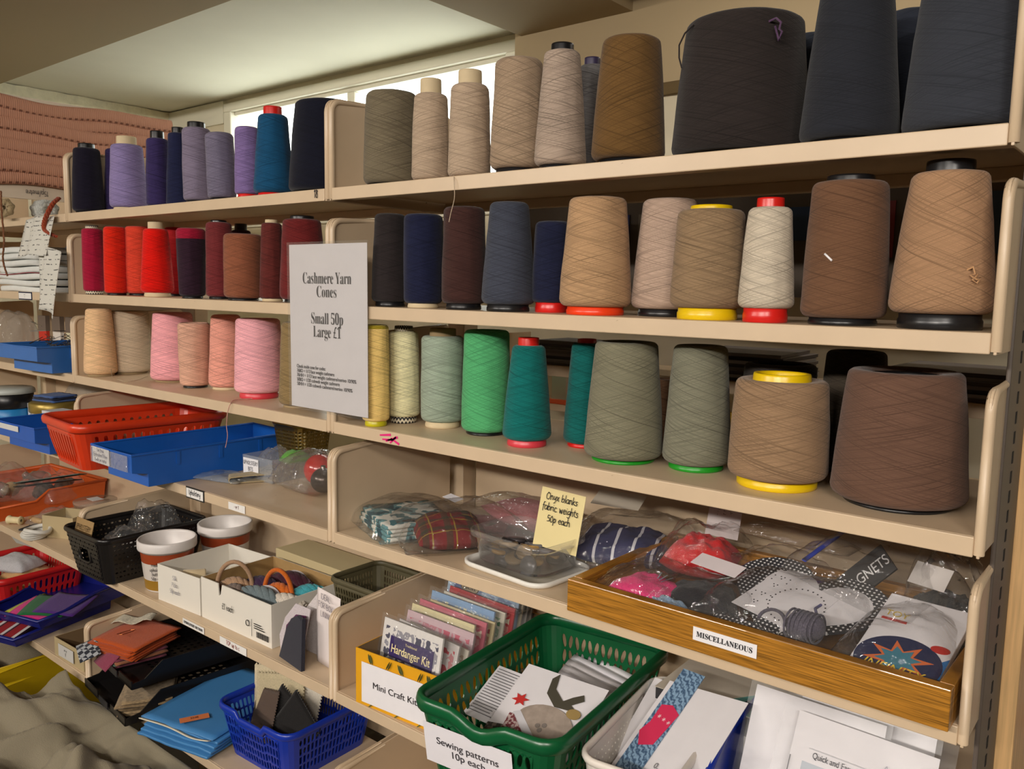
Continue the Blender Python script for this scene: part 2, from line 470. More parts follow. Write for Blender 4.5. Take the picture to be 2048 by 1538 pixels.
def rring(w, d, r, nx, ny, nc):
    """points round a rounded rectangle, centred on x, from y=0 to y=d; returns points and side code"""
    pts = []
    def arc(cx, cy, a0):
        return [(cx+r*cos(a0+pi/2*k/nc), cy+r*sin(a0+pi/2*k/nc), 'c') for k in range(nc)]
    x0, x1, y0, y1 = -w/2+r, w/2-r, r, d-r
    pts += [(x0+(x1-x0)*k/nx, 0, 'f') for k in range(nx)]
    pts += arc(x1, y0, -pi/2)
    pts += [(w/2, y0+(y1-y0)*k/ny, 'r') for k in range(ny)]
    pts += arc(x1, y1, 0)
    pts += [(x1-(x1-x0)*k/nx, d, 'b') for k in range(nx)]
    pts += arc(x0, y1, pi/2)
    pts += [(-w/2, y1-(y1-y0)*k/ny, 'l') for k in range(ny)]
    pts += arc(x0, y0, pi)
    return pts

def basket(name, label, cat, loc, rot, w, d, h, m, taper=0.03, r=0.03, nx=12, ny=18, nv=3, nc=4, hole=None, rim=0.006, rimflat=1.6, wall=0.0022, foot=0.18, head=0.1, dip=None, floor_hole=None, group=None):
    t = thing(name, label, cat, loc, rot, group)
    top = rring(w, d, r, nx, ny, nc)
    bw, bd = w-2*taper, d-2*taper
    bot = [(x, y+taper, c) for x, y, c in rring(bw, bd, max(0.004, r*0.8), nx, ny, nc)]
    N = len(top)
    zc = (lambda i: dip(top[i][0], top[i][1], top[i][2])) if dip else (lambda i: 0.0)
    rows = [0, foot]+[foot+(1-head-foot)*(k+1)/nv for k in range(nv)]+[1.0]
    mb = MB()
    for i in range(N):
        j = (i+1) % N
        def P(a, b, i=i, j=j):
            tx = top[i][0]*(1-a)+top[j][0]*a; ty = top[i][1]*(1-a)+top[j][1]*a
            bx = bot[i][0]*(1-a)+bot[j][0]*a; by = bot[i][1]*(1-a)+bot[j][1]*a
            z = h*b - (zc(i)*(1-a)+zc(j)*a)*b
            return (bx+(tx-bx)*b, by+(ty-by)*b, z)
        side = top[i][2]
        k = i
        for q in range(len(rows)-1):
            b0, b1 = rows[q], rows[q+1]
            hl = None
            if hole and 0 < q < len(rows)-2: hl = hole(side, i, q-1)
            mb.cell(lambda a, b: P(a, b0+(b1-b0)*b), hl)
    if floor_hole:
        gx, gy = 10, 14
        for a in range(gx):
            for b in range(gy):
                def Q(p, q, a=a, b=b): return (-bw/2+bw*(a+p)/gx, taper+bd*(b+q)/gy, 0.0)
                mb.cell(Q, floor_hole if 0 < a < gx-1 and 0 < b < gy-1 else None)
    else:
        mb.add([(x, y, 0.0) for x, y, c in bot], [tuple(range(N-1, -1, -1))])
    mb.build('body', m, t, solid=wall, smooth=False, merge=True)
    rp = [(x, y, h-zc(i)) for i, (x, y, c) in enumerate(top)]
    MB().tube(rp, rim, 8, closed=True, flat=rimflat).build('rim', m, t, smooth=True)
    return t

def open_box(name, label, cat, loc, rot, w, d, h, mo, mi=None, th=0.0025, group=None, notch=None):
    t = thing(name, label, cat, loc, rot, group)
    mb = MB(); x0, x1 = -w/2, w/2
    a = [(x0,0,0),(x1,0,0),(x1,d,0),(x0,d,0)]; b = [(x,y,h) for x,y,_ in a]
    mb.add(a+b, [(3,2,1,0),(1,2,6,5),(2,3,7,6),(3,0,4,7)]+([] if notch else [(0,1,5,4)]))
    if notch:
        c = x0+notch*w
        mb.add([(x0,0,0),(x1,0,0),(x1,0,h),(c+.012,0,h),(c+.006,0,h-.022),(c,0,h-.026),(c-.003,0,h),(x0,0,h)], [tuple(range(8))])
    mb.build('body', [mo, mi or mo], t, solid=th, merge=True, mat_off=1 if mi else 0)
    return t

def bin_tray(label, loc, rot, w, d, h, m, lip=0.03, group=None, name='storage_bin'):
    """long plastic bin whose upper front panel stands proud of its lower front"""
    t = thing(name, label, 'bin', loc, rot, group)
    x0, x1 = -w/2, w/2
    hm = h*0.48
    side = [(0,h),(0,hm),(lip*1.15,hm*0.82),(lip*1.15,0),(d,0),(d,h)]
    mb = MB()
    L = [(x0,y,z) for y,z in side]; Rr = [(x1,y,z) for y,z in side]
    mb.add(L+Rr, [(0,1,2,3,4,5),(11,10,9,8,7,6),(0,6,7,1),(1,7,8,2),(2,8,9,3),(3,9,10,4),(4,10,11,5)])
    mb.build('body', m, t, solid=0.0025, merge=True, bevel=0.0008)
    rb = MB()
    rb.tube([(x0,0,h),(x1,0,h),(x1,d,h),(x0,d,h)], 0.003, 6, closed=True)
    rb.build('rim', m, t)
    mr = MB()
    for k in range(1, 4): mr.box(x1-.001, x1+.0018, d*k/4-.004, d*k/4+.004, h*.55, h-.004)
    mr.build('rib', m, t)
    return t

def stack_fabric(name, label, loc, rot, w, d, n, th, m, seed=0, cat='fabric', group=None, ragged=0.006, droop=0.0):
    rnd = random.Random(seed); mb = MB()
    for k in range(n):
        ox, oy, a = rnd.uniform(-ragged, ragged), rnd.uniform(-ragged, ragged), rnd.uniform(-.06, .06)
        ww, dd = w*rnd.uniform(.93, 1), d*rnd.uniform(.93, 1)
        def fn(u, v, k=k, ox=ox, oy=oy, a=a, ww=ww, dd=dd, z0=k*th):
            x, y = (u-.5)*ww, (v-.5)*dd
            e = abs(2*v-1)
            zz = z0 + th*.35*fbm((u*3+seed, v*3, k), 1, 2) - droop*(1-v)**2
            return (x*cos(a)-y*sin(a)+ox, x*sin(a)+y*cos(a)+oy, max(zz, 0.0006+k*.0006) if droop == 0 else zz)
        mb.grid(fn, 10, 10, k % (len(m) if isinstance(m, list) else 1))
    o = mb.build(name, m, None, loc, (0, 0, rot) if not isinstance(rot, tuple) else rot, solid=th*.7, solid_off=1, smooth=True)
    return tag(o, label, cat, group)
# ---------------------------------------------------------------- room
PAINT = mat('wall_paint', (214, 204, 178), 0.85, noise_amt=0.05, noise_scale=8)
CEIL = mat('ceiling_paint', (214, 210, 192), 0.9, noise_amt=0.03, noise_scale=5)
SHEL = mat('room_paint', (92, 80, 66), 0.9)
WOODF = mat('floor_vinyl', (52, 45, 38), 0.6, noise_amt=0.15, noise_scale=12)
XL, XR, YF, YB, ZL, ZH = -2.5, 3.0, -3.3, 1.09, 2.2, 2.245
def sbox(name, x0, x1, y0, y1, z0, z1, m):
    return structure(MB().box(x0-(x0+x1)/2, x1-(x0+x1)/2, y0-(y0+y1)/2, y1-(y0+y1)/2, z0-(z0+z1)/2, z1-(z0+z1)/2).build(name, m, None, ((x0+x1)/2, (y0+y1)/2, (z0+z1)/2)))
sbox('floor', XL-.1, XR+.1, YF-.1, YB+.1, -0.1, 0.0, WOODF)
sbox('wall_left', XL-.1, XL, YF, YB+.1, 0, 2.4, PAINT)
sbox('wall_right', XR, XR+.1, YF, YB+.1, 0, 2.4, SHEL)
sbox('wall_front', XL, XR, YF-.1, YF, 0, 2.4, SHEL)
sbox('ceiling', XL, XR, YF, 0.335, ZL, 2.4, mat('soffit_shade_paint', (158, 140, 108), 0.9))  # shade of the unlit soffit is put into this browner colour
sbox('ceiling_recess', XL, -0.376, 0.335, YB, ZH, 2.4, CEIL)
sbox('ceiling_recess_right', -0.02, XR, 0.335, YB, ZH, 2.4, CEIL)
sbox('trim_1', -0.376, -0.02, 0.335, YB, 2.19, 2.4, mat('soffit_shade_paint', (158, 140, 108), 0.9))  # beam shares the soffit's colour with shade mixed in
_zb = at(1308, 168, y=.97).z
sbox('trim_4', -0.40, 1.6, .97, YB, _zb, ZH, mat('soffit_shade_paint', (158, 140, 108), 0.9))  # downstand beam, darkened by the same shade-toned colour
# back wall with the high window
WX0, WX1, WZ0, WZ1 = -2.03, -0.47, 1.72, 2.225
sbox('wall_back', XL, WX0, YB, YB+.14, 0, 2.4, PAINT)
sbox('wall_back_right', WX1, XR, YB, YB+.14, 0, 2.4, PAINT)
sbox('wall_back_below', WX0, WX1, YB, YB+.14, 0, WZ0, PAINT)
sbox('wall_back_above', WX0, WX1, YB, YB+.14, WZ1, 2.4, PAINT)
UP = mat('window_frame_paint', (222, 218, 200), 0.4)
def window():
    t = structure(thing('window_1', '', '', ((WX0+WX1)/2, YB, WZ0)))
    for k in ('label', 'category'): del t[k]
    w = (WX1-WX0)/2; h = WZ1-WZ0
    f = MB()
    f.box(-w, w, -.02, .05, h-.035, h); f.box(-w, w, -.02, .05, 0, .05)
    f.box(-w, -w+.05, -.02, .05, .05, h-.035); f.box(w-.05, w, -.02, .05, .05, h-.035)
    structure(f.build('window_frame', UP, t, bevel=0.004))
    s = MB(); s.box(-w+.05, w-.05, 0.0, .03, h-.05, h-.035); s.box(-.02, .02, 0.0, .03, .05, h-.05)
    structure(s.build('window_bar', UP, t, bevel=0.003))
    g = MB(); g.box(-w+.05, w-.05, .012, .016, .05, h-.035)
    structure(g.build('window_pane', clear('window_glass', haze=0.0, crinkle=0, rough=0.02), t))
window()
# plaster cornice along the left wall and a board on the back wall in the corner
c = MB()
c.grid(lambda u, v: (XL+0.012+0.012*v+.003*fbm((u*14, v*3, 2)), .34+u*.74, ZH-.115+v*.113+.004*fbm((u*11, v*4, 0))), 40, 8)
structure(c.build('trim_2', mat('old_plaster', (226, 218, 190), .9, noise_amt=.12, noise_scale=30, bump=.6, bump_scale=60), None, solid=.012))
structure(MB().box(XL, WX0-.01, YB-.014, YB, 2.15, 2.24).build('trim_3', UP))

# ceiling lamps (out of the picture, over the aisle)
def tube_lamp(label, x, y, w):
    t = thing('ceiling_light', label, 'light', (x, y, 2.2), 0)
    MB().box(-w/2, w/2, -.06, .06, -.02, -.001).build('housing', plastic((235, 235, 230)), t, bevel=.004)
    MB().tube([(-w/2+.03, 0, -.03), (w/2-.03, 0, -.03)], .013, 10).build('tube', mat('lamp_tube', (255, 232, 200), .4, emit=6.0), t, smooth=True)
tube_lamp('long fluorescent ceiling light over the left of the aisle', -1.05, -2.55, 1.4)
tube_lamp('short fluorescent ceiling light at the far right of the aisle', 1.95, -1.9, .6)
tube_lamp('long fluorescent ceiling light over the right of the aisle', 0.85, -2.65, 1.3)

# ---------------------------------------------------------------- shelving
def paint_metal():
    m = mat('cream_enamel', (203, 180, 150), 0.38, noise_amt=0.05, noise_scale=14)
    nt = m.node_tree; b = nt.nodes['Principled BSDF']
    src = b.inputs['Base Color'].links[0].from_socket
    tc = nt.nodes.new('ShaderNodeTexCoord')
    n = nt.nodes.new('ShaderNodeTexNoise'); n.inputs['Scale'].default_value = 75; n.inputs['Detail'].default_value = 5
    nt.links.new(tc.outputs['Object'], n.inputs['Vector'])
    r = nt.nodes.new('ShaderNodeValToRGB'); r.color_ramp.elements[0].position = .735; r.color_ramp.elements[1].position = .76
    nt.links.new(n.outputs['Fac'], r.inputs[0])
    mx = nt.nodes.new('ShaderNodeMixRGB'); nt.links.new(r.outputs[0], mx.inputs[0]); nt.links.new(src, mx.inputs[1])
    mx.inputs[2].default_value = (*lin((96, 70, 48)), 1)
    nt.links.new(mx.outputs[0], b.inputs['Base Color'])
    return m
CREAM = paint_metal()
DARKM = mat('upright_metal', (92, 82, 74), 0.5, noise_amt=.05)
EDGE = mat('worn_edge', (96, 76, 56), 0.6)
Z = {1: 1.6580, 2: 1.4640, 3: 1.2645, 4: 1.0690, 5: 0.7770, 6: 0.4760}
D = 0.30
def bracket(parent, side, x):
    """end bracket: a steel plate with rounded front corners and a rolled front edge"""
    a = [(-.0, -.020)]
    pts = [(0.0, -.021)]
    pts += [(0.0+.018-.018*cos(q), .128+.018*sin(q)) for q in [k*pi/2/6 for k in range(7)]]
    pts += [(.12, .151), (D-.02, .160), (D-.006, .150), (D-.006, -.021)]
    mb = MB().prism(pts, 'x', x-.0015, x+.0015)
    o = mb.build('end_bracket', CREAM, parent, bevel=.0008)
    e = [(x, .0045, -.018), (x, .0045, .10)]+[(x, .0045+.018-.018*cos(q), .1235+.018*sin(q)) for q in [k*pi/2/6 for k in range(7)]]+[(x, .06, .1435), (x, .12, .1475)]
    w = MB().tube(e, lambda f: .0052 if f < .82 else .0052-.0030*(f-.82)/.18, 10); w.build('rolled_edge', CREAM, o, smooth=True)
    return o
def shelf(label, x0, x1, z, group, brackets=(True, True)):
    t = thing('shelf', label, 'shelf', ((x0+x1)/2, 0, z), 0, group)
    w = (x1-x0)/2
    mb = MB()
    mb.box(-w+.010, w-.010, 0.0, .004, -.0205, 0.0); mb.box(-w+.010, w-.010, .004, D-.012, -.004, 0)
    mb.box(-w+.010, w-.010, .03, .05, -.016, -.004); mb.box(-w+.010, w-.010, D-.03, D-.012, -.0205, -.004)
    mb.build('deck', CREAM, t, bevel=.0012)
    if brackets[0]: bracket(t, -1, -w+.0055)
    if brackets[1]: bracket(t, 1, w-.0055)
    return t
NM = {1: 'top', 2: 'second', 3: 'third', 4: 'fourth', 5: 'fifth', 6: 'lowest'}
WHAT = {('R',1): 'beige, brown and slate cones', ('R',2): 'navy, tan and brown cones', ('R',3): 'yellow, green and taupe cones', ('R',4): 'bagged fabrics and the wooden tray',
        ('R',5): 'the yellow kit box and green basket', ('R',6): 'nothing but shadow under the yellow kit box',
        ('L',1): 'purple and blue cones', ('L',2): 'red and maroon cones', ('L',3): 'peach and pink cones', ('L',4): 'the orange basket and long blue bin', ('L',5): 'the black basket and white cardboard boxes',
        ('L',6): 'blue vinyl and the blue sample basket', ('F',1): 'the card of pink braid', ('F',2): 'white folded curtain tape', ('F',3): 'a blue bin of hooks', ('F',4): 'reels and a short blue bin',
        ('F',5): 'the orange tray and white cord', ('F',6): 'dark blue trays of felt'}
for k in range(1, 7):
    shelf('cream metal shelf holding %s' % WHAT[('R', k)], 0.0, 1.0, Z[k], 'shelves of the right bay')
    shelf('cream metal shelf holding %s' % WHAT[('L', k)], -1.0, 0.0, Z[k], 'shelves of the middle bay')
    shelf('cream metal shelf holding %s' % WHAT[('F', k)], -2.0, -1.0, Z[k]-(.012 if k == 4 else 0), 'shelves of the far left bay', (True, True))
def upright(label, x, y0, y1, m, w=.03):
    t = thing('slotted_upright', label, 'upright', (x, y0, 0), 0, 'slotted uprights')
    d = y1-y0
    MB().box(-w/2, w/2, 0, d, 0.0, 1.83).build('post', m, t, bevel=.002)
    if w > .02: return t
    sl = MB()
    for k in range(70):
        z = .3+k*.0217
        sl.box(w/2-.001, w/2+.0006, d*.42, d*.42+.007, z, z+.013)
    sl.build('slot', mat('slot_dark', (14, 12, 12), .8), t)
    return t
upright('dark slotted steel upright beside the pale wooden end post', 0.9962, .075, .192, DARKM, .005)
upright('cream slotted upright behind the cashmere price sign', 0.0, .315, .355, CREAM, .045)
upright('cream slotted upright between the two left bays', -1.0, .315, .355, CREAM, .045)
upright('cream slotted upright nearest the left wall', -2.0, .315, .355, CREAM, .045)
# pale wooden end post
def pine():
    m = mat('pine', (226, 184, 128), 0.5)
    nt = m.node_tree; b = nt.nodes['Principled BSDF']
    tc = nt.nodes.new('ShaderNodeTexCoord'); mp = nt.nodes.new('ShaderNodeMapping'); mp.inputs['Scale'].default_value = (60, 60, 3)
    n = nt.nodes.new('ShaderNodeTexNoise'); n.inputs['Scale'].default_value = 3; n.inputs['Detail'].default_value = 3
    nt.links.new(tc.outputs['Object'], mp.inputs[0]); nt.links.new(mp.outputs[0], n.inputs['Vector'])
    r = nt.nodes.new('ShaderNodeValToRGB'); c = lin((226, 184, 128))
    r.color_ramp.elements[0].color = tuple(x*.82 for x in c)+(1,); r.color_ramp.elements[1].color = tuple(x*1.1 for x in c)+(1,)
    r.color_ramp.elements[0].position = .35; r.color_ramp.elements[1].position = .65
    nt.links.new(n.outputs['Fac'], r.inputs[0]); nt.links.new(r.outputs[0], b.inputs['Base Color'])
    return m
o = MB().box(-.011, .011, 0, .30, 0, 1.88).build('end_post', pine(), None, (1.0045, .20, 0), bevel=.002)
tag(o, 'pale pine end panel at the right edge of the shelving', 'end panel')
# sheet-steel backs behind the lower shelves
for nm, x0, x1, z0, z1, lb in (('back_panel', .03, .97, .45, 1.235, 'cream steel back panel behind the bagged fabrics and baskets'),
                           ('back_panel', -.97, -.03, .45, 1.06, 'cream steel back panel behind the white tubs and cartons'),
                           ('back_panel', -1.97, -1.03, .30, 1.80, 'cream steel back panel of the far left bay')):
    o = MB().box(-(x1-x0)/2, (x1-x0)/2, 0, .012, 0, z1-z0).build(nm, CREAM, None, ((x0+x1)/2, .345, z0), bevel=.002)
    tag(o, lb, 'back panel')
# ---------------------------------------------------------------- yarn cones
BLACK = plastic((22, 22, 24), rough=.3)
CORES = {'black': BLACK, 'cream': mat('card_tube', (205, 186, 150), .8, noise_amt=.08), 'red': plastic((205, 30, 24), rough=.3), 'orange': plastic((232, 62, 20), rough=.3), 'yellow': plastic((226, 190, 12), rough=.3),
         'green': plastic((28, 140, 34), rough=.3), 'dull': mat('dull_tube', (150, 128, 92), .8), 'purple': plastic((52, 44, 70)), 'rose': plastic((205, 58, 70)), 'lime': plastic((190, 180, 20))}
def zigzag():
    m = bpy.data.materials.new('zigzag_tube'); m.use_nodes = True; nt = m.node_tree; b = nt.nodes['Principled BSDF']
    tc = nt.nodes.new('ShaderNodeTexCoord'); s = nt.nodes.new('ShaderNodeSeparateXYZ'); nt.links.new(tc.outputs['Object'], s.inputs[0])
    an = mathn(nt, 'ARCTAN2', s.outputs[1], s.outputs[0])
    tri = mathn(nt, 'PINGPONG', mathn(nt, 'MULTIPLY', an, 3.5), 0.5)
    zz = mathn(nt, 'MULTIPLY', s.outputs[2], 110.0)
    f = mathn(nt, 'FRACT', mathn(nt, 'ADD', zz, tri))
    st = mathn(nt, 'GREATER_THAN', f, 0.5)
    mx = nt.nodes.new('ShaderNodeMixRGB'); nt.links.new(st, mx.inputs[0]); mx.inputs[1].default_value = (*lin((28, 26, 26)), 1); mx.inputs[2].default_value = (*lin((205, 195, 170)), 1)
    nt.links.new(mx.outputs[0], b.inputs['Base Color']); b.inputs['Roughness'].default_value = .7
    return m
CORES['zigzag'] = zigzag()

def cone(label, bl, br, tl, tr, vt, Y, k, col, core='black', ct=None, base=None, bh=.005, contrast=1.0, angle=15, zlift=0.0, group=None, lean=0, hollow=False, band=None, bulge=.012, rmax=None):
    """a wound cone standing on shelf k; bl..br and tl..tr are its seen widths at foot and head, vt its head, Y how far back it stands"""
    uc = (bl+br)/2; ut = (tl+tr)/2
    if isinstance(Y, str):                      # seen foot line: picture height of the front of the foot
        P = at(uc, float(Y[1:]), z=Z[k]); Y = P.y + (br-bl)/2*0.92*(P-CAM_LOC).dot(_F)*cos(atan2(uc-IMG_W/2, FPX))/FPX
    elif Y < 0:                                 # gap between the shelf's front edge and the cone
        gp = -Y; Y = .04
        for _ in range(3):
            P = at(uc, 650, y=Y); Y = gp + (br-bl)/2*(P-CAM_LOC).dot(_F)*cos(atan2(uc-IMG_W/2, FPX))/FPX
    P = at((uc+ut)/2, 650, y=Y)
    def rad(w, u):
        Pq = at(u, 650, y=Y); zc = (Pq-CAM_LOC).dot(_F)
        return w/2*zc*cos(atan2(u-IMG_W/2, FPX))/FPX
    rb, rt = rad(br-bl, uc), rad(tr-tl, ut)
    zs = Z[k]
    yq = Y - rt if vt < 545 else Y + rt*.7
    zt = at(ut, vt, y=yq).z - zs
    h = zt
    X = P.x
    t = thing('yarn_cone', label, 'yarn cone', (X, Y, zs+zlift), (0, radians(lean), 0), group)
    z0 = bh
    rc = min(rt*.62, rb*.6)
    R = []
    cr = min(.010, rb*.25)
    R += [(rc*1.02, z0+.002), (rb-cr, z0)]
    R += [(rb-cr+cr*sin(q), z0+cr-cr*cos(q)) for q in (pi/8, pi/4, 3*pi/8, pi/2)]
    ct_ = min(.008, rt*.3)
    n = 9
    for q in range(1, n):
        f = q/n
        R.append((rb+(rt-rb)*f+bulge*min(rb, rt)*sin(pi*f), z0+cr+(h-ct_-z0-cr)*f))
    R += [(rt-ct_+ct_*cos(q), h-ct_+ct_*sin(q)) for q in (0, pi/8, pi/4, 3*pi/8, pi/2)]
    if hollow: R += [(rt-.006, h-.004), (rt-.009, h-.06), (.002, h-.065)]
    else: R += [(rc*.98, h-.002), (rc*.9, h-.006)]
    seed = X*13+k
    mb = MB().lathe(R, 56, wob=lambda a, z: .0009*fbm((cos(a)*2.5+seed, sin(a)*2.5, z*22), 1, 2))
    ms = [yarn(col, contrast, angle)]
    if band:
        ms.append(yarn(band[0], contrast, angle)); mb2 = []
        kk = len(R)
        for fi, f in enumerate(mb.f):
            zz = mb.v[f[0]][2]
            mb.mi[fi] = 1 if zz > z0+(h-z0)*band[1] else 0
    if hollow:
        ms.append(BLACK)
        for fi, f in enumerate(mb.f):
            q = fi % (len(R)-1)
            if q >= len(R)-3: mb.mi[fi] = len(ms)-1
    o = mb.build('yarn', ms, t, smooth=True)
    uvl = o.data.uv_layers.new(name='UVMap')
    n_ = len(R); ra = (rb+rt)/2
    # arc length along the profile keeps strands even over the rounded shoulders
    arc = [0.0]
    for i in range(1, n_): arc.append(arc[-1]+hypot(R[i][0]-R[i-1][0], R[i][1]-R[i-1][1]))
    for pl in o.data.polygons:
        vs = list(pl.vertices); cols = [v//n_ for v in vs]; wrap = max(cols)-min(cols) > 1
        for li, v in zip(pl.loop_indices, vs):
            ci = v//n_
            if wrap and ci == 0: ci = 56
            uvl.data[li].uv = (ci/56*2*pi*ra+seed, arc[v % n_]+seed*.3)
    cm = CORES[core]
    hc = 0
    if ct is not None:
        yq2 = Y - rc if ct < 545 else Y+rc*.6
        hc = max(at(ut, ct, y=yq2).z - zs, h+.002)
    if not hollow:
        top = hc if ct is not None else h-.004
        pr = [(rc*.80, h-.03), (rc*.82, top-.002), (rc*.86, top), (rc*.98, top), (rc*1.0, top-.002), (rc*1.03, h-.008)]
        MB().lathe(pr, 40).build('tube', cm, t, smooth=True, angle=40)
    t['_r'] = (rb, rt, h)
    bm_ = CORES[base] if base else cm
    rr = rb*.80
    MB().lathe([(rr*.8, 0), (rr-.001, 0), (rr, .001), (rr, z0*.55), (rr*.97, z0*.7), (rr*.97, z0+.004), (rr*.6, z0+.005)], 44).build('base_ring', bm_, t, smooth=True, angle=40)
    return t

G = 'yarn cones on the %s shelf of the %s bay'
g = G % ('top', 'left')
cone('near-black navy cone at the left end of the top shelf', 154, 219, 161, 215, 285, -.004, 1, (22, 18, 34), 'black', 279, group=g)
cone('dark violet cone mostly hidden behind the lavender cone', 218, 272, 224, 268, 289, -.075, 1, (56, 44, 92), 'black', group=g)
cone('lavender cone with a cream tube top at the left of the top shelf', 226, 302, 236, 300, 277, -.003, 1, (134, 121, 166), 'cream', 264, group=g)
cone('deep purple cone with a tall black tube on the top shelf', 300, 350, 305, 349, 268, -.028, 1, (52, 42, 86), 'black', 255.5, group=g)
cone('dark navy cone squeezed between deep purple and grey lilac cones', 340, 394, 347, 386, 258, -.045, 1, (28, 32, 62), 'black', 249, group=g)
cone('grey lilac cone with a black tube, left of the mottled grey one', 369, 427, 379, 436, 244, -.006, 1, (124, 114, 134), 'black', 236, group=g)
cone('mottled grey lilac cone without a tube, leaning a little', 424, 481, 421, 477, 256, -.008, 1, (112, 106, 126), 'black', None, group=g, lean=-3)
cone('pale purple cone on a red foot beside the teal blue cone', 473, 526, 480, 528, 245, -.022, 1, (124, 104, 154), 'red', None, base='red', bh=.010, group=g)
cone('teal blue cone with red tube ends on the top shelf', 512, 592, 523, 582, 219, -.006, 1, (20, 74, 110), 'red', 206.6, base='red', bh=.006, group=g)
cone('wide near-black navy cone beside the cream end plate', 582, 734, 595, 719, 184, -.012, 1, (16, 18, 32), 'black', None, group=g)

g = G % ('second', 'left')
cone('crimson cone on a zigzag tube at the left end', 167, 212, 172.6, 215, 454, -.004, 2, (160, 22, 54), 'zigzag', 448.5, bh=.008, group=g)
cone('plain red-orange cone second from the left', 209, 258, 216, 262, 450, -.006, 2, (212, 36, 14), 'black', None, group=g)
cone('coral red cone partly behind the bright red one', 250, 310, 260, 318, 449, -.045, 2, (214, 66, 44), 'black', None, group=g)
cone('bright red cone with cream tube ends', 284, 352, 292, 342, 454.5, -.004, 2, (216, 20, 8), 'cream', 442, base='cream', bh=.009, group=g)
cone('dull red cone mostly hidden behind the aubergine one', 330, 384, 334, 380, 452, -.10, 2, (168, 30, 34), 'black', None, group=g)
cone('aubergine cone with a crimson band round its head', 359, 412, 358, 417, 453, -.004, 2, (46, 26, 40), 'black', None, group=g, band=((150, 20, 48), .82))
cone('maroon cone between the aubergine and rust brown ones', 410, 466, 420, 472, 441, -.03, 2, (110, 42, 44), 'black', 438, group=g)
cone('dark plum cone with a tall black tube at the back of the red shelf', 462, 508, 466, 506, 458, -.15, 2, (60, 26, 30), 'black', 446, group=g)
cone('wide rust brown cone in front with no tube', 449, 527, 449, 527, 464, -.003, 2, (136, 82, 58), 'black', None, group=g, lean=1.2)
cone('dark brown-red cone with a cream tube behind the price sign', 520, 572, 526, 566, 443.5, -.03, 2, (92, 38, 34), 'cream', 438, base='cream', group=g)
cone('large maroon cone half hidden by the price sign', 559, 652, 569, 646, 434, -.02, 2, (104, 32, 32), 'black', 429, group=g)

g = G % ('third', 'left')
cone('peach cone at the left end of the pastel shelf', 162, 232, 172, 226, 616, -.002, 3, (232, 192, 146), 'dull', None, group=g)
cone('grey beige cone with a loose thread, second from left', 209, 297, 221, 304, 620, 'v753', 3, (208, 188, 160), 'dull', None, group=g)
cone('rose pink cone behind the open dusty one', 295, 392, 308, 388, 623, 'v770', 3, (240, 166, 172), 'dull', None, group=g)
cone('short dusty beige tube of yarn with an open black top', 357, 420, 354, 420, 643, 'v780', 3, (212, 164, 140), 'black', None, group=g, hollow=True)
cone('salmon cone between the open one and the large pink one', 412, 486, 424, 484, 628, 'v784', 3, (228, 158, 140), 'cream', None, base='cream', bh=.006, group=g)
cone('large pink cone on a rose foot', 461, 560, 476, 566, 635, 'v803', 3, (242, 174, 182), 'rose', None, base='rose', bh=.012, group=g)
cone('olive beige cone mostly hidden by the price sign', 556, 644, 562, 636, 642, 'v822', 3, (138, 116, 78), 'dull', None, group=g)

g = G % ('top', 'right')
cone('olive grey cone next to the cream end plate', 725, 836, 736, 835, 169, -.012, 1, (112, 102, 82), 'black', None, group=g, angle=18)
cone('beige cone with a beige tube, left one of two', 817, 892, 831, 897, 178, -.006, 1, (174, 153, 130), 'cream', 152, base='cream', bh=.002, group=g)
cone('beige cone with a taller beige tube, right one of two', 886, 970, 905, 979, 158, -.006, 1, (176, 155, 132), 'cream', 134, base='cream', bh=.002, group=g)
cone('wide tan cone on a black foot', 969, 1078, 990, 1082, 105, -.02, 1, (160, 138, 114), 'black', None, base='black', bh=.010, group=g, angle=20)
cone('mottled grey beige cone with a black tube top', 1058, 1160, 1080, 1151, 93, -.006, 1, (166, 148, 132), 'black', 83, base='black', bh=.006, group=g, contrast=1.2)
cone('grey cone behind, seen between mottled beige and olive brown', 1140, 1200, 1146, 1196, 126, -.11, 1, (108, 106, 106), 'purple', 114, group=g)
cone('olive brown cone standing left of the big black one', 1168, 1312, 1192, 1307, 62, -.008, 1, (102, 75, 40), 'black', None, base='black', bh=.007, group=g, angle=22)
hb = cone('huge brownish black cone with frayed strands', 1323, 1590, 1352, 1580, 12, -.008, 1, (44, 38, 36), 'black', None, group=g, contrast=.9)
cone('slate cone glimpsed behind the huge black one', 1545, 1635, 1555, 1625, 66, -.17, 1, (38, 42, 50), 'black', None, group=g)
cone('tall slate navy cone right of the huge black one', 1572, 1768, 1604, 1748, -40, -.006, 1, (38, 40, 46), 'black', None, group=g, contrast=.6)
cone('slate cone at the back between the tall and widest slate cones', 1700, 1860, 1725, 1850, 17, -.15, 1, (40, 44, 54), 'black', None, group=g, contrast=.6)
cone('widest slate blue cone at the right end of the top shelf', 1762, 2036, 1800, 2030, -60, -.010, 1, (52, 55, 62), 'black', None, group=g, contrast=.6)

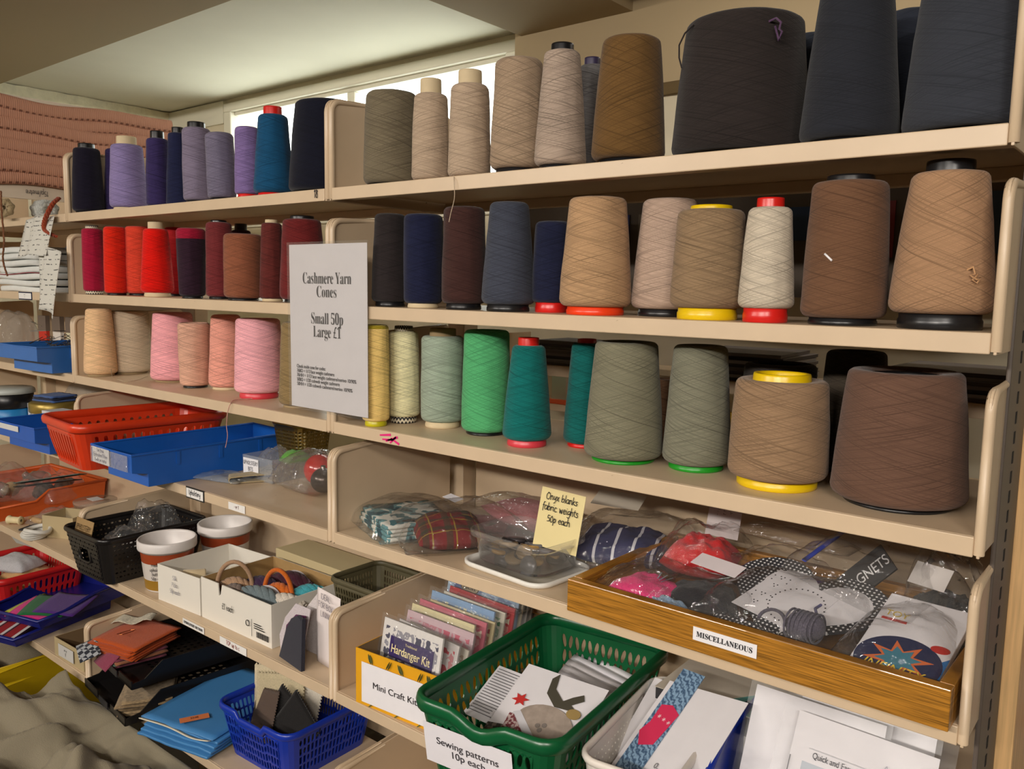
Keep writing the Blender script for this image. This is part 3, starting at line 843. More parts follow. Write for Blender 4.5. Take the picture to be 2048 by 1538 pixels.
g = G % ('second', 'right')
cone('brownish black cone beside the cream plate and price sign', 738, 812, 755, 816, 424, -.008, 2, (42, 36, 36), 'black', None, base='black', bh=.008, group=g)
cone('navy cone on a cream foot', 800, 877, 815, 892, 424, -.012, 2, (26, 30, 56), 'cream', None, base='cream', bh=.007, group=g)
cone('dark chocolate cone between navy and slate ones', 874, 962, 895, 976, 409, -.010, 2, (64, 40, 36), 'black', None, base='black', bh=.009, group=g)
cone('slate blue-grey cone on a black foot', 960, 1067, 978, 1056, 400, -.004, 2, (62, 66, 78), 'black', None, base='black', bh=.010, group=g)
cone('dark navy cone on a red foot, set back', 1060, 1142, 1068, 1138, 440, -.045, 2, (26, 30, 54), 'red', None, base='red', bh=.014, group=g)
cone('tan cone on an orange foot', 1113, 1257, 1136, 1250, 389, -.006, 2, (174, 140, 104), 'orange', None, base='orange', bh=.011, group=g)
cone('pale mushroom cone behind the taupe one', 1256, 1400, 1281, 1389, 393, -.055, 2, (176, 152, 134), 'black', None, base='black', bh=.010, group=g)
cone('taupe cone with yellow tube ends on the second shelf', 1333, 1484, 1350, 1484, 414, -.006, 2, (140, 116, 88), 'yellow', 408, base='yellow', bh=.014, group=g)
cone('slim oatmeal cone with red tube ends', 1468, 1581, 1489, 1577, 411, -.006, 2, (196, 184, 164), 'red', 394, base='red', bh=.016, group=g, angle=18)
bc = cone('brown cone with a white fleck, on a black foot', 1589, 1763, 1614, 1768, 356, -.012, 2, (106, 76, 55), 'black', 347, base='black', bh=.008, group=g, contrast=.8)
tc_ = cone('tall tan cone with thick black tube ends at the right end', 1761, 1977, 1807, 1966, 337, -.004, 2, (160, 125, 94), 'black', 317, base='black', bh=.016, group=g, angle=24)

g = G % ('third', 'right')
cone('butter yellow cone just right of the price sign', 722, 778, 727, 779, 648, -.004, 3, (246, 208, 128), 'lime', None, base='lime', bh=.009, group=g, band=((170, 150, 40), .90))
cone('pale lemon cone on a zigzag tube', 771, 838, 781, 840, 660, 'v850', 3, (234, 228, 182), 'zigzag', 651, bh=.011, group=g)
cone('grey-green cone on a cream foot', 836, 923, 850, 935, 669, 'v861', 3, (150, 164, 146), 'dull', 656, base='cream', bh=.010, group=g)
cone('mint green cone on a thin black foot', 918, 1017, 935, 1026, 658, 'v876', 3, (82, 168, 110), 'black', None, base='black', bh=.005, group=g, angle=20)
cone('teal cone with red tube ends standing in front', 1007, 1107, 1025, 1093, 688, 'v901', 3, (14, 104, 100), 'red', 674, base='rose', bh=.010, group=g)
cone('teal cone behind, half hidden by the large grey-green one', 1129, 1216, 1147, 1208, 684, 'v901', 3, (14, 92, 88), 'red', 677, base='red', bh=.006, group=g)
cone('large grey-green cone on a bright green foot, left of its twin', 1170, 1330, 1196, 1323, 680, 'v936', 3, (122, 119, 98), 'green', None, base='green', bh=.006, group=g, angle=18)
cone('grey-green cone with a long loose thread, right of its twin', 1328, 1468, 1354, 1464, 688, 'v951', 3, (120, 119, 101), 'green', None, base='green', bh=.008, group=g, angle=18)
cone('squat taupe cone with yellow tube ends on the third shelf', 1460, 1667, 1481, 1672, 752, 'v992', 3, (146, 118, 90), 'yellow', 744, base='yellow', bh=.012, group=g)
cone('widest brown cone at the right end of the third shelf', 1667, 1953, 1706, 1948, 735, 'v1034', 3, (100, 74, 60), 'black', None, base='black', bh=.006, group=g, contrast=.9)
cone('brown cone peeping out between the two grey-green twins', 1300, 1372, 1308, 1366, 755, .20, 3, (122, 90, 66), 'black', None, group=g)
cone('dark grey open-topped cone behind the squat taupe one', 1490, 1640, 1492, 1640, 722, .235, 3, (92, 86, 82), 'black', None, group=g, hollow=True)
cone('charcoal brown cone at the back left of the widest brown one', 1640, 1790, 1657, 1781, 699, .235, 3, (70, 62, 52), 'black', None, group=g)

# flecks and frayed ends that belong to single cones
def on_cone(t, name, pts, m, r):
    rb, rt, h = t['_r']
    out = []
    for (u, v, k) in pts:
        P = at(u, v, y=t.location.y-rb*.8)
        d = P-t.location; z = d.z; rr = rb+(rt-rb)*max(0, min(1, z/h))+.001+k
        q = Vector((d.x, d.y, 0)); a = atan2(q.y, q.x)
        out.append((rr*cos(a), rr*sin(a), z))
    return MB().tube(out, r, 6).build(name, m, t, smooth=True)
on_cone(bc, 'white_fleck', [(1656, 508, 0), (1669, 522, 0)], paper(), .0012)
on_cone(tc_, 'frayed_knot', [(1940, 540, 0), (1950, 534, .006), (1952, 548, .008), (1944, 550, .004), (1956, 560, .008), (1968, 556, .008), (1962, 566, .006), (1950, 560, .004), (1966, 548, .006)], yarn((190, 146, 104)), .0011)
on_cone(hb, 'loose_strand', [(1380, 48, 0), (1362, 66, .006), (1353, 90, .010), (1350, 115, .008), (1353, 135, .004)], yarn((44, 38, 36)), .0010)
on_cone(hb, 'frayed_knot', [(1556, 30, 0), (1568, 26, .010), (1580, 34, .014), (1576, 48, .012), (1584, 52, .014), (1578, 70, .010), (1570, 40, .006)], cloth((86, 60, 90)), .0013)
for o_ in bpy.data.objects:
    if '_r' in o_: del o_['_r']
# ---------------------------------------------------------------- price sign
WHITE = paper((206, 202, 203)); INK = ink((52, 50, 54)); PEN = ink((30, 30, 46))
t = thing('price_sign', 'laminated white Cashmere Yarn Cones price sign hanging over the shelf ends', 'sign', (0.001, -.0040, 1.282), (radians(0.25), 0, 0))
X_, Z_ = (1, 0, 0), (0, 0, 1)
sw, sh = .206, .284
sheet('paper', WHITE, t, (-sw/2, 0, 0), X_, Z_, sw, sh, .0005)
sheet('laminate', clear('laminate_film', haze=.02, crinkle=.08, scale=14, rough=.15, gloss=.5), t, (-sw/2-.004, -.0022, -.004), X_, Z_, sw+.008, sh+.008, .0003, nu=1, nv=1)
def sline(s, fy, w, size, x=0.0, al='CENTER'):
    text(t, serif(s) if size > .012 else s, (x, -.0006, sh*(1-fy)), X_, Z_, size, INK, al, fit=w, offset=0 if size < .012 else -.0004)
sline('Cashmere Yarn', .205, .128, .0285); sline('Cones', .285, .052, .0285)
sline('Small 50p', .445, .084, .0285); sline('Large £1', .525, .073, .0285)
for i, (s, w) in enumerate((('Check inside cone for codes:', .080), ('76BO = 1/13 lace weight cashmere', .103), ('76HH = 1/13 lace weight cashmere/merino 10/90%', .160), ('50BO = 1/20 cobweb weight cashmere', .117), ('50HH = 1/20 cobweb weight cashmere/merino 10/90%', .150))):
    sline(s.replace('cobweb weight cashmere/', 'cobweb cashmere/'), .745+i*.0275, w, .0088, -sw/2+.018, 'LEFT')

def card(name, label, loc, rot, w, h, m, lines=None, lh=.006, pen=None, cat='label', group=None, th=.0006, curl=None, lw=None, tx=None):
    """a stiff card standing on its lower edge; rot is (tilt back, 0, turn)"""
    c = thing(name, label, cat, loc, rot, group)
    sheet('card', m, c, (-w/2, 0, 0), X_, Z_, w, h, th, curl=curl)
    if lines: hand(c, lines, (tx[0] if tx else 0, -th-.0010-(.0045 if curl else 0)*0, tx[1] if tx else h*.5), X_, Z_, lh, pen or PEN, w=lw)
    return c
def stick(parent, name, o, right, up, w, h, m, lines=None, lh=.006, pen=None, printed=None, size=.01, gap=2.6, font=None, fit=None):
    """a paper label stuck on a part: o is its centre"""
    r = Vector(right).normalized(); n = r.cross(Vector(up)).normalized(); u = n.cross(r); o = Vector(o)
    s = sheet(name, m, parent, o-r*(w/2)-u*(h/2)+n*.0008, r, u, w, h, .0004)
    if lines: hand(parent, lines, o+n*.0010, r, u, lh, pen or PEN, gap=gap)
    if printed: text(parent, printed, o+n*.0010, r, u, size, pen or INK, fit=fit)
    return s

# labels in holders on the shelf edges
def edge_label(label, px0, px1, k, lines=None, printed=None, frame=None, lh=.005, pen=None, h=.019, size=.01):
    a = at(px0, 900, y=0); b = at(px1, 900, y=0); w = b.x-a.x
    c = thing('shelf_label', label, 'label', ((a.x+b.x)/2, -.0012, Z[k]-.0105), 0)
    if frame: MB().box(-w/2-.003, w/2+.003, 0, .0009, -h/2-.003, h/2+.003).build('holder', frame, c)
    stick(c, 'paper', (0, 0, 0), X_, Z_, w, h, paper((228, 226, 222)), lines, lh, pen, printed, size, fit=w*.88 if printed else None)
    return c
edge_label('handwritten Upholstery label in a black holder on the shelf edge', 372, 405, 4, ['Upholstery'], frame=BLACK, lh=.0062)
edge_label('small worn paper label with a red mark on the shelf edge', 456, 489, 4, ['- rr 1'], lh=.0045, pen=ink((120, 40, 40)), h=.015)
edge_label('printed UPHOLSTERY SECTION strip on the fifth shelf edge', 357, 400, 5, printed=serif('UPHOLSTERY SECTION'), h=.014, size=.008)
edge_label('torn masking tape with red TOP writing on the fifth shelf edge', 432, 486, 5, ['TOP up to c'], lh=.0055, pen=ink((176, 60, 44)), h=.016)
edge_label('small dark-framed label on the edge below the white curtain tape', 55, 79, 2, ['rrr rrr', 'rrr'], frame=ink((30, 34, 60)), lh=.0022, h=.015)
o = hand(None, ['18'], (at(633, 390, y=0).x, -.0008, Z[1]-.010), X_, Z_, .0085, PEN); tag(o, 'number 18 written in pen on the top shelf edge', 'mark'); o.name = 'pen_mark'
P = at(782, 873, y=0)
mb = MB()
for (a, b) in (((-.026, .002), (.0, .006)), ((-.012, -.006), (.016, .004)), ((.0, .0), (.02, -.007)), ((-.02, -.004), (.004, -.002)), ((-.002, -.008), (.012, .004))):
    d = Vector((b[0]-a[0], 0, b[1]-a[1])).normalized(); q = Vector((-d.z, 0, d.x))*.0028
    A, B = Vector((a[0], 0, a[1])), Vector((b[0], 0, b[1]))
    mb.add([A+q*.3, A-q*.6, B-q, B+q*.4], [(0,1,2,3)])
o = mb.build('sticker', mat('magenta_sticker', (222, 24, 120), .5), None, (P.x, -.0008, Z[3]-.0095), solid=.0003)
tag(o, 'torn magenta sticker on the third shelf edge under the lemon cone', 'sticker')

# loose thread ends
def thread(label, pts, col, r=.0006):
    sm = []
    pts = [Vector(p) for p in pts]
    for i in range(len(pts)-1):
        p0, p1, p2, p3 = pts[max(i-1,0)], pts[i], pts[i+1], pts[min(i+2,len(pts)-1)]
        for q in range(6):
            s = q/6; sm.append(.5*((2*p1)+(p2-p0)*s+(2*p0-5*p1+4*p2-p3)*s*s+(3*p1-p0-3*p2+p3)*s**3))
    sm.append(pts[-1]); o0 = sm[0].copy()
    o = MB().tube([p-o0 for p in sm], r, 6).build('loose_thread', cloth(col), None, tuple(o0), smooth=True)
    return tag(o, label, 'thread')
thread('pale thread hanging from the top shelf beside the taller-tubed beige cone', [at(908, 352, y=.004), at(908, 360, y=-.004), at(909, 395, y=-.005), at(902, 425, y=-.006), at(898, 444, y=-.005)], (196, 176, 150))
thread('pink thread dangling over the shelf edge above the blue bin', [at(505, 797, z=Z[3]+.002), at(470, 800, z=Z[3]+.002), at(461, 808, y=-.004), at(456, 822, y=-.006), at(453, 850, y=-.007), at(455, 872, y=-.008), at(451, 895, y=-.007)], (206, 150, 140), .0008)
thread('beige thread looping on the shelf in front of the grey beige cone', [at(222, 738, y=.0), at(226, 755, z=Z[3]+.001), at(240, 760, z=Z[3]+.001), at(252, 763, z=Z[3]+.001), at(275, 760, z=Z[3]+.001), at(295, 752, z=Z[3]+.001)], (196, 178, 146))

# ---------------------------------------------------------------- fourth shelf, left
S4 = Z[4]+.0003
orange = plastic((206, 56, 22), 'orange_plastic', .32)
def slot_hole(side, i, q): return None if side == 'c' else (.5, .5, .24, .44, 8)
basket('basket', 'orange-red plastic basket with slotted sides jutting over the shelf edge', 'basket', (-.866, -.098, S4), radians(-5), .236, .36, .100, orange, taper=.024, r=.032, nx=9, ny=14, nv=1, hole=slot_hole, rim=.0065, rimflat=1.7, foot=.10, head=.16)
BLUE = plastic((18, 88, 176), 'blue_bin', .4)
b = bin_tray('long blue bin with a handwritten trim braid label beside the orange basket', (-.622, -.090, S4), radians(-.5), .184, .405, .071, BLUE)
stick(b, 'label', (-.040, -.0030, .053), X_, Z_, .078, .034, paper((230, 228, 228)), ['Trim Braid', '(Embroidered Ribbon', '(check per metre)'], .0046, ink((30, 36, 110)), gap=2.3)
stick(b, 'tape', (.0, -.0048, .053), X_, Z_, .170, .034, clear('sticky_tape', haze=.10, crinkle=.5, scale=60))
o = sheet('paper_scrap', WHITE, None, (0,0,0), (1,.2,.0), (.0,.5,.5), .05, .03, curl=lambda u, v: .006*u*v); o.location = (-.615, .06, S4+.02); tag(o, 'white paper scrap lying in the long blue bin', 'paper')
t = thing('reel_lid', 'cream round lid lying at the back of the long blue bin', 'lid', (-.595, .19, S4+.015), 0); t.name = 'round_cover'
MB().lathe([(.001, .012), (.05, .012), (.056, .009), (.056, 0), (.001, 0)], 36).build('disc', mat('cream_card', (220, 204, 160), .6), t, smooth=True, angle=40)
# clear box of upholstery bits
CB = clear('clear_box', haze=.16, crinkle=.0, rough=.06, col=(220, 226, 232))
P = at(498, 938, z=S4+.02)
t = open_box('clear_box', 'small clear plastic box labelled UPHOLSTERY BITS', 'box', (P.x+.035, P.y-.002, S4), radians(2), .105, .13, .052, CB)
stick(t, 'label', (-.022, -.0005, .028), X_, Z_, .054, .036, paper((228, 228, 232)), ['UPHOLSTERY', 'BITS'], .0052, ink((60, 60, 70)))
bag('crumpled clear bag of grey bits poking out of the small clear box', (P.x+.025, P.y+.055, S4+.006), .3, .07, .08, .055, 4, clear('clear_film_b', haze=.08), amp=.25)
o = pillow(MB(), .04, .06, .03, seed=8, n=10).build('cloth_scrap', cloth((96, 160, 64)), None, (P.x+.066, P.y+.075, S4+.030), smooth=True, merge=True); tag(o, 'green cloth scrap in the small clear box', 'cloth scrap')
random.seed(5)
mb = MB()
for k in range(40):
    c = Vector((random.uniform(-.03, .03), random.uniform(-.03, .03), .004+random.uniform(0, .008))); a = random.uniform(0, 6.3)
    mb.tube([c+Vector((cos(a+q)*.006, sin(a+q)*.006, .002*sin(q*2))) for q in (0, 1, 2, 3, 4, 5)], .0012, 5)
o = mb.build('metal_rings', mat('steel', (150, 146, 140), .3, metal=1), None, (P.x+.03, P.y+.05, S4+.004)); o['kind'] = 'stuff'; tag(o, 'heap of small steel rings in the clear box', 'rings')
P = at(425, 962, z=S4)
bag('flat clear bag with two metal buttons on the shelf edge', (P.x, P.y+.03, S4), .25, .13, .075, .014, 9, clear('clear_film_c', haze=.2, col=(200, 214, 226)), amp=.35)
for k, (dx, dy) in enumerate(((.03, .028), (.048, .036))):
    o = MB().lathe([(.0005, .009), (.006, .0075), (.009, .003), (.009, 0), (.0005, 0)], 18).build('button', mat('steel', (150, 146, 140), .3, metal=1), None, (P.x+dx, P.y+dy, S4+.003), smooth=True)
    tag(o, 'shiny metal button in the flat clear bag', 'button', 'metal buttons in the flat bag')
# folded webbing strap
P0, P1 = at(462, 968, z=S4), at(556, 962, z=S4)
d = (P1-P0); d.z = 0; L = d.length; ang = atan2(d.y, d.x)
prof = [(0+.006*cos(q), .008+.006*sin(q)) for q in [pi/2+pi*k/8 for k in range(9)]]
path = [(L, .0155), (L*.5, .0165)]+[(x+.006, z) for x, z in prof]+[(L*.5, .0022), (L, .0022)]
mb = MB()
for i in range(len(path)-1):
    (xa, za), (xb, zb) = path[i], path[i+1]
    mb.add([(xa, 0, za), (xb, 0, zb), (xb, .036, zb), (xa, .036, za)], [(0,1,2,3)])
o = mb.build('webbing_strap', cloth((172, 154, 118)), None, (P0.x, P0.y-.005, S4), (0, 0, ang), solid=.0022, solid_off=0, merge=True); tag(o, 'folded beige webbing strap lying in front of the clear box', 'strap')
# bag with red and dark balls
P = at(610, 985, z=S4)
for nm, lb, dx, dy, r, m in (('bauble', 'shiny red ball inside the clear bag by the end plate', -.022, .055, .034, mat('red_gloss', (190, 16, 14), .22, coat=.6)),
                             ('bauble', 'dark metallic ball inside the clear bag by the end plate', .035, .020, .026, mat('dark_gloss', (70, 62, 58), .25, metal=.8))):
    t = thing(nm, lb, 'ball', (P.x+dx, P.y+dy, S4+.002), 0)
    MB().lathe([(.0005, 0)]+[(r*sin(pi*q/16), r-r*cos(pi*q/16)) for q in range(1, 16)]+[(.0005, 2*r)], 28).build('ball', m, t, smooth=True)
    MB().lathe([(.005, 2*r-.002), (.005, 2*r+.005), (.0005, 2*r+.006)], 14).build('cap', mat('steel', (150, 146, 140), .3, metal=1), t, smooth=True)
bag('clear plastic bag holding a red and a dark ball by the end plate', (P.x-.002, P.y+.040, S4), -.15, .165, .155, .082, 21, clear('clear_film_d', haze=.14, col=(190, 182, 172)), amp=.10)
# carton and booklets at the back
t = thing('carton', 'low cream carton under the stack of booklets', 'carton', (-.10, .17, S4), 0)
MB().box(-.085, .085, 0, .12, 0, .045).build('box', mat('carton_cream', (190, 174, 134), .8), t, bevel=.001)
MB().box(-.087, .087, -.002, .122, .034, .047).build('lid', mat('carton_cream', (190, 174, 134), .8), t, bevel=.001)
BK = [paper((74, 66, 64)), paper((110, 100, 96)), paper((60, 56, 66))]
def booklet_stack(label, grp, loc, rot, w, d, n, th, mats, rnd):
    for k in range(n):
        c = thing('booklet', label, 'booklet', (loc[0]+rnd.uniform(-.006, .006), loc[1]+rnd.uniform(-.004, .004), loc[2]+k*th), rot+rnd.uniform(-.05, .05), grp)
        MB().box(-w/2, w/2, 0, d, .0004, th-.0004).build('pages', mats[k % len(mats)], c)
        MB().box(-w/2-.001, w/2+.001, -.001, d, th-.0006, th-.0001).build('cover', mats[(k+1) % len(mats)], c)
booklet_stack('thin dark booklet in the stack on the cream carton', 'booklets on the cream carton', (-.10, .165, S4+.0475), .05, .15, .11, 10, .0046, BK, random.Random(3))
GOLD = mat('brass_wire', (150, 124, 62), .35, metal=.9)
basket('basket', 'brass mesh basket behind the long blue bin', 'basket', (-.435, .215, S4), 0, .11, .10, .112, GOLD, taper=.012, r=.02, nx=12, ny=11, nv=10, nc=3, hole=lambda s, i, q: (.5, .5, .36, .36, 3), rim=.003)

# ---------------------------------------------------------------- fifth shelf, left
S5 = Z[5]+.0003
BLK = plastic((24, 22, 22), 'black_basket', .3)
def weave(side, i, q):
    if side == 'c': return None
    if side == 'f' and 4 <= i <= 9 and 3 <= q <= 5:
        return 'open' if 5 <= i <= 8 else None
    return (.5, .5, .36, .2, 4) if (i+q) % 2 else (.5, .5, .2, .12, 3)
bk = basket('basket', 'black woven plastic basket with a cardboard UPHOLSTERY tag', 'basket', (-.888, -.046, S5), radians(1), .205, .275, .112, BLK, taper=.02, r=.024, nx=14, ny=22, nv=8, nc=4, hole=weave, rim=.0042, rimflat=1.6, foot=.08, head=.08)
MB().tube([(.030*(abs(cos(q))**.5)*(1 if cos(q) > 0 else -1), -.001+.020*.5*.9*0+.0088, .062+.0175*(abs(sin(q))**.7)*(1 if sin(q) > 0 else -1)) for q in [2*pi*k/28 for k in range(28)]], .0032, 8, closed=True).build('handle_rim', BLK, bk, smooth=True)
card('cardboard_tag', 'brown cardboard tag reading UPHOLSTERY in the black basket', (-.935, -.028, S5+.078), (radians(-14), 0, radians(2)), .085, .058, mat('brown_card', (158, 128, 84), .85, noise_amt=.08), ['UPHOLSTERY'], .0075, ink((66, 50, 36)), cat='tag', tx=(0, .036), th=.0014)
for k, (dx, dy, w, h, s) in enumerate(((-.03, .15, .13, .10, 31), (.02, .06, .11, .07, 33))):
    bag(('large crumpled clear bag at the back of the black basket', 'smaller clear bag with white discs in the black basket')[k], (-.888+dx, dy, S5+.012), .3*k, w, .12, h+.03, s, clear('clear_film_e', haze=.035, gloss=1.1), amp=.2)
for k in range(3):
    o = MB().lathe([(.0005, .004), (.034, .004), (.036, .002), (.034, 0), (.0005, 0)], 28).build('plastic_disc', plastic((210, 208, 204)), None, (-.885+.03*k, .03+.03*k, S5+.07+.004*k), (radians(15), radians(8), 0), smooth=True); tag(o, ('milky plastic disc nearest the front of the black basket', 'milky plastic disc in the middle of the black basket', 'milky plastic disc furthest back in the black basket')[k], 'disc')
def label_mat(key, cols):
    """printed tub band: colour bands by height"""
    m = bpy.data.materials.new(key); m.use_nodes = True; nt = m.node_tree; b = nt.nodes['Principled BSDF']
    tc = nt.nodes.new('ShaderNodeTexCoord'); s = nt.nodes.new('ShaderNodeSeparateXYZ'); nt.links.new(tc.outputs['Object'], s.inputs[0])
    r = nt.nodes.new('ShaderNodeValToRGB'); r.color_ramp.interpolation = 'CONSTANT'
    f = mathn(nt, 'MULTIPLY', s.outputs[2], 10.0)
    e = r.color_ramp.elements
    while len(e) > 1: e.remove(e[-1])
    for i, (p, c) in enumerate(cols):
        q = e[0] if i == 0 else e.new(p)
        q.position = p; q.color = (*lin(c), 1)
    nt.links.new(f, r.inputs[0]); nt.links.new(r.outputs[0], b.inputs['Base Color']); b.inputs['Roughness'].default_value = .4
    return m
TUBL = label_mat('tub_print', [(0, (150, 112, 34)), (.30, (206, 198, 190)), (.70, (150, 62, 28)), (.93, (110, 60, 30))])
TUBW = plastic((222, 216, 212), 'tub_white', .35)
def tub(label, x, y, writing):
    t = thing('tub', label, 'tub', (x, y, S5), 0)
    MB().lathe([(.001, .001), (.047, 0), (.050, .004), (.060, .098), (.0655, .098), (.0665, .101), (.0665, .118), (.064, .121), (.0615, .119), (.060, .115), (.049, .008), (.001, .008)], 52).build('pot', TUBW, t, smooth=True, angle=40)
    mb = MB()
    mb.lathe([(.0508, .006), (.0602, .094)], 52)
    mb.build('printed_band', TUBL, t, smooth=True)
    if writing:
        for k, (s, z) in enumerate((('medium', .070), ('upholstery', .058), ('buttons', .047), ('50p each', .036))):
            a = radians(-52); r0 = .0512+.0094*(z-.006)/.088+.0012
            hand(t, [s], (r0*cos(a), r0*sin(a), z), (-sin(a), cos(a), 0), (.1*cos(a), .1*sin(a), 1), .0048, ink((20, 20, 24)))
    return t
tub('white tub of upholstery buttons with handwriting beside the black basket', -.700, .070, True)
tub('white tub holding loose beads behind the first tub', -.715, .232, False)
for k in range(7):
    o = MB().lathe([(.0004, 0), (.005, .002), (.006, .005), (.004, .008), (.0004, .009)], 12).build('bead', plastic(((60, 44, 70), (90, 76, 60), (130, 120, 110))[k % 3]), None, (-.715+.03*cos(k*2.3)*(.4+.1*k), .232+.03*sin(k*2.3)*(.4+.1*k), S5+.0085), smooth=True); tag(o, 'small dark bead in the rear white tub', 'bead', 'beads in the rear tub')
WC = mat('white_card', (222, 217, 206), .7); BC = mat('kraft_card', (164, 132, 84), .85, noise_amt=.06)
b1 = open_box('carton', 'white open box with faint pencil price, left of the yarn box', 'box', (-.558, .018, S5), radians(4), .160, .19, .084, WC, WC)
hand(b1, ['Silk', 'Picks', '50p each'], (-.01, -.0030, .048), X_, Z_, .0060, ink((150, 148, 160)))
b2 = open_box('carton', 'white open box marked £1 each holding yarn hanks', 'box', (-.348, .026, S5), radians(1), .250, .185, .090, WC, BC, notch=.27)
hand(b2, ['£1 each'], (-.022, -.0030, .045), X_, Z_, .0080, ink((24, 24, 26)))
mb = MB()
for k in range(16): mb.box(.078+k*.0026, .078+k*.0026+(.0014 if k % 3 else .0008), -.0034, -.0028, .012, .024)
for k in range(3): mb.box(.070, .070+.035-.006*k, -.0034, -.0028, .029+.0045*k, .0305+.0045*k)
mb.box(.062, .0626, -.0034, -.0028, .010, .046)
mb.build('barcode', ink((40, 40, 40)), b2)
MB().tube([(.048+.006*cos(q), -.003, .034+.006*sin(q)) for q in [2*pi*k/14 for k in range(14)]], .0008, 5, closed=True).build('emblem', ink((40, 40, 40)), b2)
# gauze rolls in the first box
GZ = mat('gold_gauze', (206, 186, 148), .5, noise_amt=.1, sheen=.3)
for k, (dx, dy, r, l) in enumerate(((-.02, .05, .020, .05), (.035, .135, .021, .05), (-.055, .04, .014, .03))):
    t = thing('ribbon_roll', ('cream gauze roll in the middle of the white box', 'cream gauze roll at the back of the white box', 'small cream gauze roll at the front of the white box')[k], 'ribbon roll', (-.558+dx, .018+dy, S5+.03+r), (radians(90), 0, radians(-30+40*k)))
    MB().lathe([(.004, -l/2), (r*.9, -l/2), (r, -l/2+.003), (r*.94, 0), (r, l/2-.003), (r*.9, l/2), (.004, l/2)], 26, wob=lambda a, z: .001*sin(a*5+z*200)).build('gauze', GZ, t, smooth=True)
    MB().tube([(.004*cos(a*2.6)*(1+a*.6), .004*sin(a*2.6)*(1+a*.6), l/2+.001) for a in [q*.2 for q in range(16)]], .0008, 5).build('spiral_edge', mat('cream_card', (220, 204, 160), .6), t)
# yarn hanks on card discs
def hank(label, x, y, z, rot, col, w=.06, disc=True, loop=None):
    t = thing('yarn_hank', label, 'yarn hank', (x, y, z), rot)
    mb = MB()
    n = 6
    for k in range(n):
        ph = k*2*pi/n
        mb.tube([( (s-.5)*w*1.5, .008*cos(ph+s*6)+.012*sin(s*pi)*0, .016+.010*sin(ph+s*6)+.010*sin(s*pi)) for s in [q/14 for q in range(15)]], lambda f: .0035+.0055*sin(pi*min(max(f, .03), .97)), 7)
    mb.build('strands', cloth(col, .25, 500), t, smooth=True)
    if disc:
        mb = MB()
        pts = [(w*.62*cos(q), w*.62*sin(q)) for q in [pi*k/16 for k in range(17)]]
        mb.prism(pts, 'y', .014, .0148)
        mb.build('card_disc', paper((176, 168, 168)), t)
    if loop:
        MB().tube([(.035*cos(q)*loop, -.004+.006*cos(q), .018+.055*sin(q)*loop) for q in [pi*k/16 for k in range(17)]], .0048, 8).build('loop', cloth(col, .25, 500), t, smooth=True)
    return t
bx, by = -.348, .026
hank('grey-blue yarn hank on a card disc at the front of the £1 box', bx+.035, by+.038, S5+.050, (radians(-18), radians(8), radians(12)), (110, 124, 128), .075)
hank('orange yarn hank with a tall loop in the £1 box', bx+.035, by+.085, S5+.048, (0, 0, radians(8)), (206, 104, 30), .05, False, loop=1.0)
hank('dark purple yarn hank in the £1 box', bx-.030, by+.085, S5+.046, (radians(-10), 0, radians(20)), (58, 36, 64), .06)
hank('plum yarn hank on a grey disc at the back of the £1 box', bx+.005, by+.135, S5+.052, (radians(-8), 0, radians(14)), (74, 34, 50), .07)
hank('turquoise yarn hank at the back of the £1 box', bx+.080, by+.125, S5+.045, (0, radians(-10), radians(50)), (70, 160, 172), .05)
hank('white yarn hank at the right of the £1 box', bx+.088, by+.065, S5+.044, (0, 0, radians(20)), (212, 202, 188), .06)
hank('beige yarn hank with a drooping loop in the £1 box', bx-.075, by+.050, S5+.044, (0, 0, radians(30)), (172, 138, 108), .05, False, loop=1.1)
hank('taupe yarn hank at the front left of the £1 box', bx-.040, by+.030, S5+.042, (0, 0, 0), (120, 104, 94), .055, False)
# lining pieces and their card
def lining(label, poly, y, m, th=.003, turn=0):
    xs = sum(p[0] for p in poly)/len(poly)
    o = MB().prism([(p[0]-xs, p[1]) for p in poly], 'y', 0, th).build('lining_piece', m, None, (xs, y, S5), (radians(-4), 0, turn), bevel=.0012)
    return tag(o, label, 'fabric')
lining('white lining fabric leaning by the £1 box, furthest back', [(-.200, 0), (-.115, 0), (-.105, .125), (-.135, .13), (-.175, .085)], .070, cloth((214, 206, 206)))
lining('pinkish white lining fabric with a square corner', [(-.206, .0), (-.14, 0), (-.118, .105), (-.165, .105), (-.196, .07), (-.212, .03)], .036, cloth((206, 196, 200)))
lining('plum lining piece between white and navy pieces', [(-.186, .0), (-.13, 0), (-.12, .095), (-.150, .09), (-.178, .062)], .026, cloth((96, 36, 84)))
lining('dark navy lining piece with a curved edge, in front', [(-.186, .0), (-.098, 0)]+[(-.104-.001*k, .100-.0003*k*k) for k in range(5)]+[(-.124, .100), (-.146, .088), (-.163, .064), (-.175, .03)], .010, cloth((42, 42, 54)), .008, radians(-8))
card('note_card', 'tall white card reading IDEAL FOR BOX LINING by the end plate', (-.075, .050, S5), (radians(3), radians(3), radians(-4)), .074, .150, paper((226, 216, 214)), ['IDEAL', 'FOR BOX', 'LINING'], .0068, ink((120, 112, 124)), cat='card', tx=(0, .122), curl=lambda u, v: -.006*v*v)
